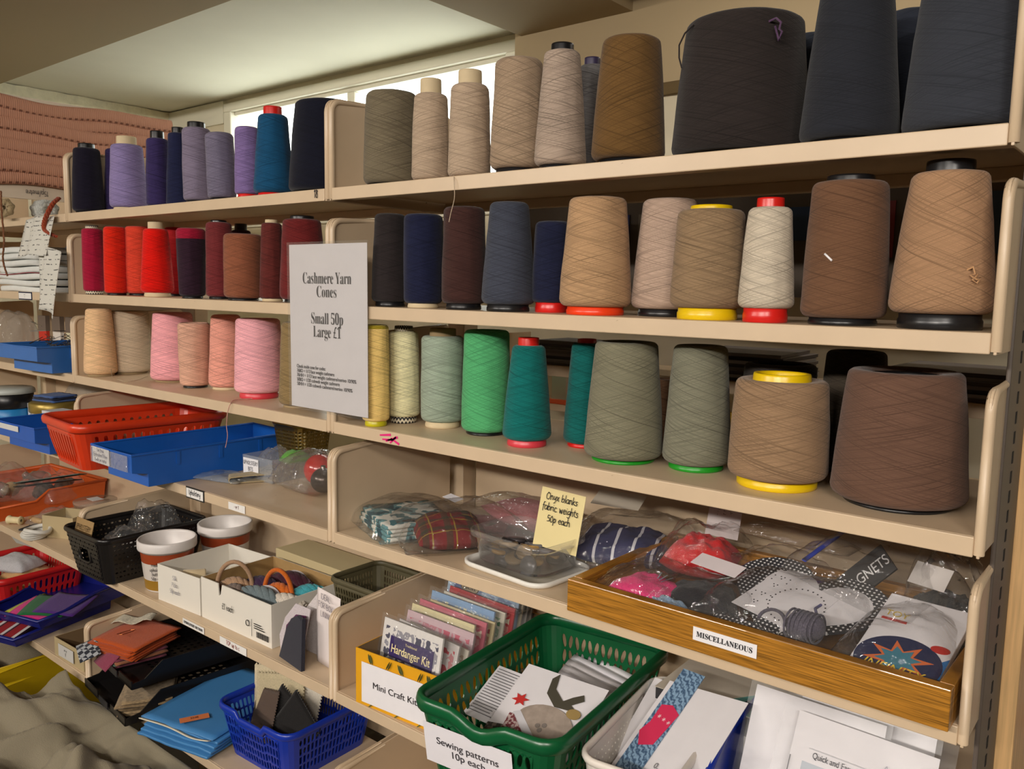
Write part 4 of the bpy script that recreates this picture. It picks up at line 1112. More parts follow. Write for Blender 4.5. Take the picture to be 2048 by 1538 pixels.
# back of the fifth shelf
OLV = plastic((84, 78, 54), 'olive_basket', .5)
basket('basket', 'olive green lattice basket at the back beside the end plate', 'basket', (-.125, .175, S5), 0, .21, .14, .105, OLV, taper=.012, r=.02, nx=20, ny=12, nv=5, nc=3, hole=lambda s, i, q: None if s == 'c' else (.5, .5, .3, .38, 5), rim=.004)
t = thing('carton', 'low brown carton at the back behind the £1 box', 'carton', (-.37, .235, S5), 0)
MB().box(-.13, .13, 0, .09, 0, .095).build('box', mat('carton_cream', (190, 174, 134), .8), t, bevel=.0015)
MB().box(-.132, .132, -.002, .092, .075, .098).build('lid', mat('carton_cream', (190, 174, 134), .8), t, bevel=.0015)

# ---------------------------------------------------------------- lowest shelf, left
S6 = Z[6]+.0003
def letter_tray(label, x, y, z, rot, w, d, h):
    t = thing('letter_tray', label, 'tray', (x, y, z), rot)
    mb = MB()
    for a in range(12):
        for b in range(16):
            def Q(p, q, a=a, b=b): return (-w/2+w*(a+p)/12, d*(b+q)/16, .001)
            mb.cell(Q, (.5, .5, .26, .26, 4) if 1 <= a <= 10 and 4 <= b <= 14 else None)
    mb.build('floor', BLK, t, solid=.0018, merge=True)
    w_ = MB()
    for sx in (-1, 1):
        xx = sx*w/2
        w_.prism([(0, 0), (d, 0), (d, h), (d*.25, h), (d*.10, h*.35), (0, h*.28)], 'x', xx-.0015, xx+.0015)
    w_.box(-w/2, w/2, d-.003, d, 0, h)
    w_.build('sides', BLK, t)
    f = MB(); f.box(-w/2, -w*.16, -.002, .001, 0, .020); f.box(w*.16, w/2, -.002, .001, 0, .020); f.box(-w/2, w/2, -.002, .001, 0, .006)
    f.build('front_lip', BLK, t)
    c = MB(); c.box(-.028, .028, -.004, -.002, .0, .016); c.build('label_slot', plastic((44, 44, 46)), t)
    return t
letter_tray('black letter tray on the lowest shelf under the orange cloths', -.825, -.035, S6, radians(-6), .27, .33, .062)
letter_tray('second black letter tray stacked on the first', -.842, -.002, S6+.0635, radians(-6), .235, .29, .052)
px = -.905
stack_fabric('cloth_pile', 'folded pink and green cloth scraps in the upper black tray', (px+.01, .075, S6+.067), radians(-10), .12, .13, 4, .006, [cloth((120, 58, 74)), cloth((96, 120, 104)), cloth((150, 96, 66))], 3)
o = sheet('cloth_swatch', None or cloth((140, 62, 84)), None, (0,0,0), (1,-.1,0), (.1,.6,.5), .075, .05, .001, curl=lambda u, v: .004*sin(u*4)); o.location = (-.93, -.012, S6+.070); tag(o, 'dusky pink swatch hanging from the upper black tray', 'swatch')
stack_fabric('cloth_pile', 'stack of rust orange cloths with a paper clip', (px-.005, .085, S6+.094), radians(14), .155, .15, 7, .0042, [cloth((186, 78, 22)), cloth((172, 70, 20))], 5, droop=.008)
P = Vector((px+.005, .06, S6+.130))
o = MB().tube([P+Vector((x*.001, y*.001, .002)) for x, y in ((-6, -22), (-6, 14), (0, 22), (6, 14), (6, -14), (1, -18), (-2, -14))], .0009, 6).build('paper_clip', mat('copper_wire', (190, 120, 70), .3, metal=1), None, (0, 0, 0)); tag(o, 'long wire paper clip lying on the rust orange cloths', 'paper clip')
def checker_cloth():
    m = cloth((200, 200, 200)).copy(); m.name = 'check_cloth'; nt = m.node_tree; b = nt.nodes['Principled BSDF']
    for l in list(b.inputs['Base Color'].links): nt.links.remove(l)
    tc = nt.nodes.new('ShaderNodeTexCoord'); ck = nt.nodes.new('ShaderNodeTexChecker'); ck.inputs['Scale'].default_value = 90
    ck.inputs[1].default_value = (*lin((40, 44, 54)), 1); ck.inputs[2].default_value = (*lin((170, 174, 178)), 1)
    nt.links.new(tc.outputs['Object'], ck.inputs['Vector']); nt.links.new(ck.outputs[0], b.inputs['Base Color']); return m
o = sheet('cloth_swatch', checker_cloth(), None, (0,0,0), (1,-.3,-.25), (.2,.6,.2), .07, .05, .001, curl=lambda u, v: .003*sin(u*4)); o.location = (-.985, -.030, S6+.100); tag(o, 'black and white checked swatch under the orange cloths', 'swatch')
o = sheet('lace_swatch', cloth((206, 198, 176), .3, 200), None, (0,0,0), (.8,.6,.1), (-.3,.5,.1), .11, .035, .0012, curl=lambda u, v: .006*sin(u*9)); o.location = (-1.0+.012, .06, S6+.130); tag(o, 'strip of cream lace behind the orange cloths', 'lace')
stack_fabric('cloth_pile', 'brown speckled tapestry samples in the lower black tray', (-.765, .045, S6+.004), radians(-34), .16, .12, 6, .0055, [cloth((126, 106, 78), .4, 120), cloth((150, 128, 96), .4, 120)], 9, ragged=.008)
# folded blue vinyl
t = thing('vinyl_fold', 'folded sheet of blue vinyl with an orange price ticket', 'vinyl', (-.555, .125, S6), radians(13))
VB = mat('blue_vinyl', (66, 128, 184), .35, noise_amt=.05, noise_scale=9); VW = mat('vinyl_back', (212, 206, 186), .8)
def vfold(n, w, d, z0, th, grow):
    mb = MB()
    for k in range(n):
        mb.grid(lambda u, v, k=k: ((u-.5)*w+.004*k, (v-.5)*d-.006*(n-1-k)*grow, z0+k*th+.0035*fbm((u*3+k*3, v*3, k), 1, 2)+.003), 12, 12)
    return mb
vfold(4, .215, .285, .004, .009, 1).build('layers', VB, t, smooth=True, solid=.006, solid_off=1, bevel=.002)
MB().grid(lambda u, v: ((u-.5)*.212, -.1555+.010*v-.003*sin(u*9), .046+.004*sin(u*7)-.004*v), 24, 3).build('white_edge', VW, t, smooth=True, solid=.002)
MB().grid(lambda u, v: ((u-.5)*.218, (v-.5)*.290-.002, .0455+.002*fbm((u*2, v*2, 9), 1, 2)), 14, 14).build('top_layer', VB, t, smooth=True, solid=.0025)
stick(t, 'price_ticket', (.012, -.105, .0505), (.6, .8, 0), (-.8, .6, 0), .062, .022, mat('orange_ticket', (206, 116, 66), .8), ['£2.00'], .0045)
# blue basket with samples
RB = plastic((20, 52, 164), 'royal_blue', .32)
def diam(side, i, q):
    if side == 'c': return None
    m_ = (i+q) % 5
    return (.5, .5, .34, .42, 8) if m_ else (.5, .5, .40, .40, 1.3)
bb = basket('basket', 'royal blue lattice basket of fabric samples on the lowest shelf', 'basket', (-.318, .036, S6), radians(2), .245, .255, .112, RB, taper=.02, r=.03, nx=18, ny=18, nv=4, nc=4, hole=diam, rim=.0052, rimflat=1.6, foot=.12, head=.12, dip=lambda x, y, s: .012 if s == 'f' and abs(x) < .05 else 0)
def pinked(label, loc, rot, w, h, m, curl=None, name='fabric_sample'):
    mb = MB(); n = 18
    top = []
    def f(u, v): return Vector(((u-.5)*w, (curl(u, v) if curl else 0), v*h))
    mb.grid(f, n, 12)
    for k in range(n):
        a, b = f(k/n, 1), f((k+1)/n, 1); mb.add([a, b, (a+b)/2+Vector((0, 0, .005))], [(0, 1, 2)])
        a, b = f(1, k/n), f(1, (k+1)/n); mb.add([a, b, (a+b)/2+Vector((.005, 0, 0))], [(0, 1, 2)])
    o = mb.build(name, m, None, loc, rot, smooth=True, solid=.0016)
    return tag(o, label, 'fabric sample')
pinked('cream fabric sample curling over the left of the blue basket', (-.372, .165, S6+.025), (radians(-8), radians(-8), radians(4)), .115, .140, cloth((214, 200, 168)), lambda u, v: -.045*(1-u)**2)
pinked('second cream sample just inside the first in the blue basket', (-.364, .155, S6+.022), (radians(-9), radians(-6), radians(5)), .11, .128, cloth((200, 186, 152)), lambda u, v: -.040*(1-u)**2)
pinked('white sample behind the dark ones in the blue basket', (-.345, .165, S6+.03), (radians(-10), radians(6), radians(0)), .13, .125, cloth((214, 206, 190)))
pinked('black pinked sample standing tall in the blue basket', (-.345, .118, S6+.035), (radians(-10), radians(28), radians(4)), .105, .100, cloth((26, 24, 24)))
pinked('dark taupe sample leaning at the left of the blue basket', (-.372, .090, S6+.024), (radians(-22), radians(-14), radians(-6)), .10, .105, cloth((84, 66, 54)))
pinked('large black sample leaning at the front of the blue basket', (-.305, .096, S6+.030), (radians(-20), radians(30), radians(-6)), .11, .115, cloth((22, 20, 20)))
# ---------------------------------------------------------------- far left bay
F1, F2, F3, F4, F5, F6 = Z[1]+.0003, Z[2]+.0003, Z[3]+.0003, Z[4]-.0117, Z[5]+.0003, Z[6]+.0003
# card of pink braid
t = thing('braid_card', 'large card wound with dusty pink braid at the top left', 'braid', (-1.31, -.06, F1+.052), 0)
MB().box(-.004, .004, 0, .485, .0, .265).build('card', paper((206, 190, 170)), t)
def braid_mat():
    m = mat('pink_braid', (178, 122, 96), .85); nt = m.node_tree; b = nt.nodes['Principled BSDF']
    uv = nt.nodes.new('ShaderNodeUVMap'); s = nt.nodes.new('ShaderNodeSeparateXYZ'); nt.links.new(uv.outputs[0], s.inputs[0])
    rib = mathn(nt, 'PINGPONG', mathn(nt, 'MULTIPLY', s.outputs[0], 190.0), 1.0)
    bead = mathn(nt, 'PINGPONG', mathn(nt, 'MULTIPLY', s.outputs[0], 62.0), 1.0)
    low = mathn(nt, 'LESS_THAN', mathn(nt, 'ABSOLUTE', mathn(nt, 'SUBTRACT', s.outputs[1], .40)), .034)
    f = mathn(nt, 'ADD', mathn(nt, 'MULTIPLY', rib, .45), .55)
    f2 = mathn(nt, 'SUBTRACT', f, mathn(nt, 'MULTIPLY', low, mathn(nt, 'GREATER_THAN', bead, .5)))
    r = nt.nodes.new('ShaderNodeValToRGB'); r.color_ramp.elements[0].color = (*lin((120, 76, 58)), 1); r.color_ramp.elements[1].color = (*lin((192, 138, 112)), 1)
    nt.links.new(f2, r.inputs[0]); nt.links.new(r.outputs[0], b.inputs['Base Color'])
    bp = nt.nodes.new('ShaderNodeBump'); bp.inputs['Strength'].default_value = .7; bp.inputs['Distance'].default_value = .003
    nt.links.new(f2, bp.inputs['Height']); nt.links.new(bp.outputs[0], b.inputs['Normal'])
    return m
BR = braid_mat()
for k in range(8):
    z0 = .048+.028*k
    mb = MB(); n = 40
    def f(u, v, k=k, z0=z0):
        a = v*pi*2
        y = .006+.488*u
        w = .006*sin(u*5+k*.5)+.003*sin(u*11+k*1.1)
        zz = z0+.0185*cos(a)+w
        return (.012+.011*sin(a)+.005*(k % 2)+.003*sin(u*7+k), y, zz)
    mb.grid(f, n, 14)
    o = mb.build('braid', BR, t, smooth=True)
    uvl = o.data.uv_layers.new(name='UVMap')
    for pl in o.data.polygons:
        for li, vi in zip(pl.loop_indices, pl.vertices):
            uvl.data[li].uv = ((vi % (n+1))/n, (vi//(n+1))/14)
hand(t, ['15p/metre'], (.0052, .115, .020), (0, -1, 0), (0, 0, -1), .0085, ink((120, 110, 106)))
def roll(name, label, x, y, z, r, l, m, ax=0, cat='trimming roll'):
    t = thing(name, label, cat, (x, y, z+r), (radians(90), 0, ax))
    MB().lathe([(r*.3, -l/2), (r, -l/2), (r, l/2), (r*.3, l/2), (r*.3, -l/2)], 30, wob=lambda a, zz: .002*sin(a*7)).build('winding', m, t, smooth=True, angle=45)
    MB().lathe([(r*.3, -l/2+.001), (r*.24, -l/2), (r*.24, l/2), (r*.3, l/2-.001)], 20).build('core', paper((180, 160, 130)), t, smooth=True)
    return t
LACE = cloth((188, 190, 184), .45, 160)
roll('lace_roll', 'roll of grey lace under the pink braid card', -1.275, .06, F1, .025, .06, LACE, radians(90))
roll('lace_roll', 'cream trimming roll under the left end of the pink braid card', -1.31, -.03, F1, .024, .05, cloth((176, 156, 120)), radians(80))
roll('lace_roll', 'brown trimming roll at the back under the pink braid card', -1.31, .30, F1, .025, .07, cloth((130, 96, 70)), radians(80))
def cord(label, pts, r, col, twist=True, name='cord'):
    sm = []; pts = [Vector(p) for p in pts]
    for i in range(len(pts)-1):
        p0, p1, p2, p3 = pts[max(i-1,0)], pts[i], pts[i+1], pts[min(i+2,len(pts)-1)]
        for q in range(10):
            s = q/10; sm.append(.5*((2*p1)+(p2-p0)*s+(2*p0-5*p1+4*p2-p3)*s*s+(3*p1-p0-3*p2+p3)*s**3))
    sm.append(pts[-1]); o0 = sm[0].copy(); sm = [p-o0 for p in sm]
    mb = MB()
    if twist:
        for k in range(3):
            mb.tube([p+Vector((cos(i*.9+k*2.1), sin(i*.9+k*2.1), 0))*r*.55 for i, p in enumerate(sm)], r*.62, 7)
    else: mb.tube(sm, r, 7)
    return tag(mb.build(name, cloth(col, .3), None, tuple(o0), smooth=True), label, 'cord')
cord('rust red twisted cord hanging over the far left shelves', [at(118, 396, y=.01), at(104, 410, y=-.015), at(90, 440, y=-.02), at(89, 458, y=-.02), at(98, 466, y=-.018), at(112, 473, y=-.012)], .0055, (150, 62, 32))
cord('thin brown cord dangling from the pink braid card', [at(2, 382, y=-.06), at(3, 420, y=-.065), at(8, 480, y=-.07), at(6, 520, y=-.07), at(15, 552, y=-.065)], .0022, (128, 84, 56))
# white curtain tape
WT = mat('white_tape', (214, 216, 212), .85, noise_amt=.05, noise_scale=40)
t = thing('curtain_tape', 'thick folded stack of white curtain tape at the left edge', 'curtain tape', (-1.335, .020, F2), radians(2))
for k in range(7):
    MB().grid(lambda u, v, k=k: ((u-.5)*.30, v*.16-.004*((k*7) % 3), .006+k*.0175+.002*sin(u*6+k)), 10, 6).build('fold', WT, t, solid=.0155, solid_off=0, bevel=.005, smooth=True)
MB().tube([(x, -.0105, .048+.003*sin(x*20)) for x in [-.15+.03*q for q in range(11)]], .0014, 6).build('tie', cloth((150, 60, 70)), t, smooth=True)
def net_mat():
    m = cloth((210, 208, 200)).copy(); m.name = 'printed_tissue'; nt = m.node_tree; b = nt.nodes['Principled BSDF']
    for l in list(b.inputs['Base Color'].links): nt.links.remove(l)
    tc = nt.nodes.new('ShaderNodeTexCoord'); w = nt.nodes.new('ShaderNodeTexWave'); w.inputs['Scale'].default_value = 26; w.inputs['Distortion'].default_value = 2; w.bands_direction = 'Z'
    n = nt.nodes.new('ShaderNodeTexNoise'); n.inputs['Scale'].default_value = 90
    nt.links.new(tc.outputs['Object'], w.inputs[0]); nt.links.new(tc.outputs['Object'], n.inputs[0])
    f = mathn(nt, 'MULTIPLY', mathn(nt, 'GREATER_THAN', w.outputs['Fac'], .9), mathn(nt, 'GREATER_THAN', n.outputs['Fac'], .52))
    mx = nt.nodes.new('ShaderNodeMixRGB'); nt.links.new(f, mx.inputs[0]); mx.inputs[1].default_value = (*lin((208, 206, 196)), 1); mx.inputs[2].default_value = (*lin((96, 96, 92)), 1)
    nt.links.new(mx.outputs[0], b.inputs['Base Color']); return m
TISS = net_mat()
a0 = at(88, 452, y=.03)
o = MB().grid(lambda u, v: (-.045+.165*u+.015*v, -.008-.03*v+.006*sin(u*9), .012*sin(u*5)*.4-.098*v+.01*u), 18, 14).build('tissue', TISS, None, (a0.x+.045, -.004, a0.z+.012), smooth=True, solid=.001); tag(o, 'white printed tissue draped down behind the crimson cone', 'tissue')
o = MB().grid(lambda u, v: (-.055+.125*u-.02*v*u, -.012-.010*v+.006*sin(u*9+v*2), .090-.150*v+.008*sin(u*4)-.01*u*v), 18, 14).build('tissue', TISS, None, (-1.045, -.016, F2+.015), smooth=True, solid=.001); tag(o, 'lower hanging end of printed tissue crossing the shelf edge', 'tissue')
o = pillow(MB(), .05, .05, .035, seed=12, n=10).build('cloth_scrap', cloth((110, 140, 190)), None, (-1.17, .10, F2+.105), smooth=True, merge=True); tag(o, 'pale blue scrap on top of the white curtain tape', 'cloth scrap')
# third level: bin of hooks
BLUE2 = plastic((48, 104, 176), 'blue_bin_pale', .4)
bin_tray('pale blue bin heaped with steel hooks, left of the peach cone', (-1.150, -.070, F3), radians(4), .20, .34, .066, BLUE2)
random.seed(11)
mb = MB()
for k in range(90):
    c = Vector((random.gauss(.02, .045), random.uniform(.05, .26), .062+abs(random.gauss(0, .016)))); a = random.uniform(0, 6.28); e = random.uniform(-.5, .5)
    c.x = max(-.085, min(.085, c.x)); L = random.uniform(.012, .024)
    d = Vector((cos(a)*cos(e), sin(a)*cos(e), sin(e))); q = d.cross(Vector((0, 0, 1))).normalized()
    mb.tube([c-d*L, c, c+d*L*.8, c+d*L*.8+q*.005, c+d*L*.3+q*.006], .0009, 5)
o = mb.build('hooks', mat('steel', (150, 146, 140), .3, metal=1), None, (-1.15, -.07, F3)); o['kind'] = 'stuff'; tag(o, 'heap of thin steel curtain hooks in the pale blue bin', 'hooks')
bag('cloudy clear bag standing behind the pale blue bin at the left edge', (-1.80, .16, F3), .1, .17, .09, .13, 41, clear('clear_film_f', haze=.22, col=(180, 178, 172)), amp=.15)
for k, (dx, c1, lb) in enumerate(((0, (196, 52, 34), 'red and white packet in clear wrap behind the hooks'), (.05, (214, 208, 200), 'white packet behind the hooks'), (.095, (206, 200, 170), 'cream printed packet beside the end plate behind the hooks'))):
    c = thing('packet', lb, 'packet', (-1.70+dx*1.6, .205+.01*k, F3), radians(6))
    MB().box(-.022, .022, 0, .012, 0, .115).build('card', paper(c1), c, bevel=.001)
    MB().box(-.023, .023, -.001, .013, .07, .118).build('header', paper((110, 96, 84)), c)
# fourth level
t = thing('reel', 'black reel on a bright blue base at the left edge', 'reel', (-1.672, .088, F4), 0)
MB().lathe([(.001, 0), (.062, 0), (.064, .003), (.064, .045), (.060, .048), (.001, .048)], 40).build('base', plastic((36, 130, 196)), t, smooth=True, angle=40)
MB().lathe([(.001, .048), (.066, .048), (.068, .052), (.068, .088), (.064, .092), (.001, .092)], 40).build('reel_top', BLACK, t, smooth=True, angle=40)
t = thing('tin', 'tin with a gold lid behind the short blue bin', 'tin', (-1.505, .150, F4), 0)
MB().lathe([(.001, 0), (.060, 0), (.061, .002), (.061, .05), (.001, .05)], 40).build('can', clear('clear_box'), t, smooth=True, angle=40)
MB().lathe([(.064, .046), (.066, .05), (.066, .072), (.062, .076), (.001, .076)], 40).build('lid', mat('gold_lid', (152, 130, 62), .35, metal=.5), t, smooth=True, angle=40)
stack_fabric('cloth_pile', 'small pile of pale blue and navy cloth on the gold-lidded tin', (-1.505, .155, F4+.0765), .2, .10, .08, 3, .007, [cloth((70, 100, 160)), cloth((32, 40, 66))], 14)
bag('clear bag slumped behind the black and blue reel', (-1.50, .262, F4), .3, .20, .08, .13, 43, clear('clear_film_f'), amp=.2)
for k, (x, y) in enumerate(((-1.590, .15), (-1.405, .12))):
    t = thing('small_box', ('small white box between reel and gold-lidded tin', 'small white box in front of the gold-lidded tin')[k], 'box', (x, y, F4), .1)
    MB().box(-.025, .025, -.03, .03, 0, .062).build('body', paper((204, 206, 214)), t, bevel=.001)
    MB().box(-.026, .026, -.031, .031, .050, .063).build('lid', paper((212, 214, 220)), t, bevel=.001)
t = thing('lid', 'round grey-white lid standing at the left edge under the blue bin shelf', 'lid', (-1.672, .088, F4+.0925), (0, 0, 0))
MB().lathe([(.001, .016), (.066, .016), (.072, .011), (.074, .0), (.001, .0)], 36).build('disc', plastic((190, 196, 190)), t, smooth=True, angle=40)
bb2 = bin_tray('short blue bin with torn white tape on its front, left of the orange basket', (-1.185, -.075, F4), radians(3), .225, .33, .070, plastic((24, 86, 178), 'blue_bin_b', .4))
stick(bb2, 'torn_label', (-.03, -.002, .060), X_, Z_, .12, .014, paper((206, 206, 202)))
# fifth level: orange tray of bags
OT = plastic((206, 92, 36), 'orange_tray', .4)
t = thing('tray', 'orange plastic tray of bagged fittings at the left edge', 'tray', (-1.74, -.010, F5), radians(4))
w, d, h = .36, .33, .070
mb = MB()
L_ = [(-w/2,0,h*.62),(-w/2,0,0),(-w/2,d,0),(-w/2,d,h)]
def tr(s): return [(s*w/2, 0, h*.60), (s*w/2*.97, .006, 0), (s*w/2*.97, d-.006, 0), (s*w/2, d, h), (s*w/2, d*.45, h), (s*w/2, d*.33, h*.6)]
a, b = tr(-1), tr(1)
mb.add(a+b, [(0,1,2,3,4,5), (11,10,9,8,7,6), (0,6,7,1), (1,7,8,2), (2,8,9,3)])
mb.build('body', OT, t, solid=.003, merge=True)
MB().tube([a[5], a[0], b[0], b[5], b[4], b[3], a[3], a[4]], .006, 8, closed=True, flat=.7).build('rim', OT, t, smooth=True)
random.seed(21)
fit = [('turned beige wooden finial at the front of the orange tray', (-.09, .05), (200, 160, 100)), ('brown turned finial at the back of the orange tray', (.06, .24), (92, 58, 40)), ('pale wooden finial in the middle of the orange tray', (.0, .11), (186, 160, 120)), ('dark brown finial right of the others in the orange tray', (.10, .16), (76, 52, 40))]
for lb, (dx, dy), c in fit:
    o = MB().lathe([(.0005, -.05), (.012, -.05), (.014, -.03), (.009, -.02), (.022, 0), (.024, .012), (.016, .028), (.008, .032), (.014, .042), (.0005, .05)], 24).build('finial', mat('wood_%d' % c[0], c, .4, noise_amt=.1), None, (-1.74+dx, dy, F5+.055), (radians(90), radians(20), radians(40+60*dx)), smooth=True); tag(o, lb, 'finial')
for k, (dx, dy) in enumerate(((.11, .05), (.03, .20))):
    o = MB().lathe([(.022, 0), (.024, .02), (.018, .05), (.009, .06), (.012, .075), (.0005, .085)], 26).build('clear_cup', clear('clear_cup', haze=.08, crinkle=.2, rough=.05, gloss=1.6), None, (-1.74+dx, dy, F5+.075), (radians(70), 0, radians(-40+50*k)), smooth=True, solid=.0015); tag(o, ('clear bell-shaped plastic fitting at the front of the orange tray', 'clear bell-shaped plastic fitting at the back of the orange tray')[k], 'fitting')
for k, (dx, dy, w_, h_) in enumerate(((-.06, .11, .2, .10), (.09, .19, .17, .10))):
    bag(('clear bag over the left of the orange tray', 'clear bag over the right of the orange tray')[k], (-1.74+dx, dy, F5+.012), .4*k, w_, .16, h_, 51+k, clear('clear_film_f2', haze=.06), amp=.2)
for k in range(2):
    o = MB().box(-.11, .11, -.02, .02, 0, .002).build('pattern_sheet', paper(((46, 50, 50), (70, 96, 92))[k]), None, (-1.60+.02*k, .16, F5+.085+.018*k), (radians(-14), radians(-10), radians(28+6*k))); tag(o, ('dark sheet poking out over the orange tray', 'teal grey sheet poking out over the orange tray')[k], 'sheet')
BX = mat('beige_box', (178, 160, 122), .8)
open_box('small_box', 'small open beige cardboard box beside the black basket', 'box', (-1.275, .055, F5), radians(24), .105, .085, .062, BX, BX)
t = thing('round_tub', 'round clear tub with a white label behind the beige box', 'tub', (-1.40, .215, F5), 0)
MB().lathe([(.001, 0), (.055, 0), (.058, .05), (.061, .05), (.061, .058), (.001, .060)], 40).build('pot', clear('clear_tub', haze=.4, col=(190, 170, 150), crinkle=.0), t, smooth=True, angle=40)
MB().box(-.022, .022, -.016, .016, .0605, .0612).build('label', paper((214, 214, 214)), t)
bag('clear bag with dark packets lying in front of the beige box', (-1.395, .105, F5), .2, .15, .11, .05, 61, clear('clear_film_f2', haze=.06), amp=.3)
c = thing('packet', 'black bordered packet under the clear bag beside the beige box', 'packet', (-1.40, .06, F5+.001), .5)
MB().box(-.05, .05, -.03, .03, 0, .004).build('card', paper((36, 36, 40)), c); MB().box(-.03, .03, -.016, .016, .004, .005).build('window', paper((196, 196, 198)), c)
t = thing('cord_coil', 'coil of thick white cord on the shelf left of the black basket', 'cord', (-1.325, .018, F5+.0065), 0)
for k in range(5):
    MB().tube([(.036*cos(q)+.006*k-.012, .030*sin(q), .005*k+.003*sin(q*2+k)) for q in [2*pi*i/28 for i in range(28)]], .0058, 8, closed=True).build('loop', plastic((206, 204, 196), rough=.6), t, smooth=True)
o = MB().lathe([(.004, -.022), (.012, -.022), (.013, -.018), (.010, -.014), (.010, .014), (.013, .018), (.012, .022), (.004, .022)], 20).build('cotton_reel', mat('cream_card', (220, 204, 160), .6), None, (-1.505, .028, F5+.0135), (0, radians(90), radians(28)), smooth=True); tag(o, 'cream cotton reel lying in front of the orange tray', 'reel')
o = MB().lathe([(.003, -.03), (.008, -.03), (.009, 0), (.008, .03), (.003, .03)], 16).build('dowel', mat('wood_200', (200, 160, 100), .5), None, (-1.47, .075, F5+.0095), (0, radians(90), radians(10)), smooth=True); tag(o, 'short wooden dowel behind the cream cotton reel', 'dowel')
# lowest level: red basket, felt trays
RED = plastic((196, 32, 34), 'red_plastic', .35)
def stad(side, i, q): return None if side == 'c' else (.5, .5, .26, .40, 3)
basket('basket', 'red plastic basket with two rows of oval holes at the left edge', 'basket', (-1.672, -.030, F6), radians(3), .29, .27, .125, RED, taper=.022, r=.03, nx=13, ny=12, nv=2, hole=stad, rim=.007, rimflat=1.5, foot=.30, head=.14)
o = pillow(MB(), .16, .16, .05, seed=17, n=14).build('cloth_scrap', cloth((206, 160, 104)), None, (-1.69, .13, F6+.045), smooth=True, merge=True); tag(o, 'tan cloth bundle inside the red basket', 'cloth scrap')
o = pillow(MB(), .14, .10, .05, seed=19, n=14).build('cloth_scrap', cloth((196, 196, 200)), None, (-1.74, .11, F6+.085), (0, 0, .4), smooth=True, merge=True); tag(o, 'white crumpled wrap on top inside the red basket', 'cloth scrap')
c = thing('packet', 'white packet with a green corner above the red basket', 'packet', (-1.82, .17, F6+.135), (radians(30), 0, radians(10)))
MB().box(-.06, .06, 0, .008, 0, .06).build('card', paper((200, 206, 200)), c); MB().box(.0, .055, -.001, .009, .02, .055).build('patch', paper((50, 150, 50)), c)
NB = plastic((22, 30, 112), 'navy_tray', .3)
for k, (x, y, z, r, lb) in enumerate(((-1.43, -.085, F6+.001, 16, 'dark blue tray with red and white striped fabric, lower one'), (-1.39, -.035, F6+.050, 16, 'dark blue tray of bright felt sheets stacked on the lower one'))):
    t = thing('tray', lb, 'tray', (x, y, z), radians(r))
    w, d, h = .235, .32, .046
    mb = MB()
    def tr(s): return [(s*w/2*.93, 0, h*.5), (s*w/2*.93, .008, 0), (s*w/2*.93, d, 0), (s*w/2, d, h), (s*w/2, d*.55, h), (s*w/2*.97, d*.25, h*.55)]
    a, b = tr(-1), tr(1)
    mb.add(a+b, [(0,1,2,3,4,5), (11,10,9,8,7,6), (0,6,7,1), (1,7,8,2), (2,8,9,3)])
    mb.build('body', NB, t, solid=.003, merge=True)
    MB().tube([a[5], a[0], b[0], b[5], b[4], b[3], a[3], a[4]], .005, 8, closed=True).build('rim', NB, t, smooth=True)
    if k == 1: MB().box(-.105, -.075, -.005, -.003, .004, .026).build('label', paper((200, 206, 214)), t)
for k, (dx, dy, col, r, lb) in enumerate(((-.025, .08, (178, 186, 52), 10, 'lime green felt sheet at the front of the felt tray'), (.0, .075, (214, 30, 130), 26, 'magenta felt sheet in the felt tray'), (.012, .10, (22, 100, 50), 38, 'dark green felt sheet across the felt tray'), (.045, .13, (76, 36, 120), 30, 'purple felt sheet on top in the felt tray'))):
    o = MB().grid(lambda u, v: ((u-.5)*.13, (v-.5)*.12, .003*sin(u*4+v*3)), 8, 8).build('felt_sheet', cloth(col, .08), None, (-1.39+dx, -.035+dy, F6+.068+.0045*k), (radians(8), 0, radians(r)), solid=.002, smooth=True); tag(o, lb, 'felt')
def stripe_mat(key, c1, c2, scale, c3=None, direction='X'):
    m = bpy.data.materials.new(key); m.use_nodes = True; nt = m.node_tree; b = nt.nodes['Principled BSDF']
    tc = nt.nodes.new('ShaderNodeTexCoord'); s = nt.nodes.new('ShaderNodeSeparateXYZ'); nt.links.new(tc.outputs['Object'], s.inputs[0])
    f = mathn(nt, 'FRACT', mathn(nt, 'MULTIPLY', s.outputs['XYZ'.index(direction)], scale))
    r = nt.nodes.new('ShaderNodeValToRGB'); r.color_ramp.interpolation = 'CONSTANT'
    e = r.color_ramp.elements; e[0].color = (*lin(c1), 1); e[1].position = .62; e[1].color = (*lin(c2), 1)
    if c3: q = e.new(.85); q.color = (*lin(c3), 1)
    nt.links.new(f, r.inputs[0]); nt.links.new(r.outputs[0], b.inputs['Base Color']); b.inputs['Roughness'].default_value = .8
    return m
o = MB().box(-.085, .085, -.04, .04, 0, .006).build('striped_fabric', stripe_mat('red_stripe', (150, 26, 36), (206, 200, 200), 22, (60, 26, 40)), None, (-1.46, -.045, F6+.012), (radians(6), 0, radians(30))); tag(o, 'red and white striped fabric in the lower blue tray', 'fabric')
kb = open_box('small_box', 'open brown cardboard box with a paper label beside the letter trays', 'box', (-1.118, .006, F6), radians(2), .165, .24, .052, BX, mat('kraft_inside', (120, 96, 66), .9))
stick(kb, 'label', (-.01, -.0031, .026), X_, Z_, .085, .034, paper((196, 194, 190)), ['rrr rr', 'D'], .0045)
YT = plastic((190, 158, 14), 'yellow_plastic', .4)
t = thing('crate', 'yellow plastic crate on the floor under the far left shelf', 'crate', (-1.62, -.10, 0.0), radians(4))
mb = MB()
w, d, h = .50, .34, .405
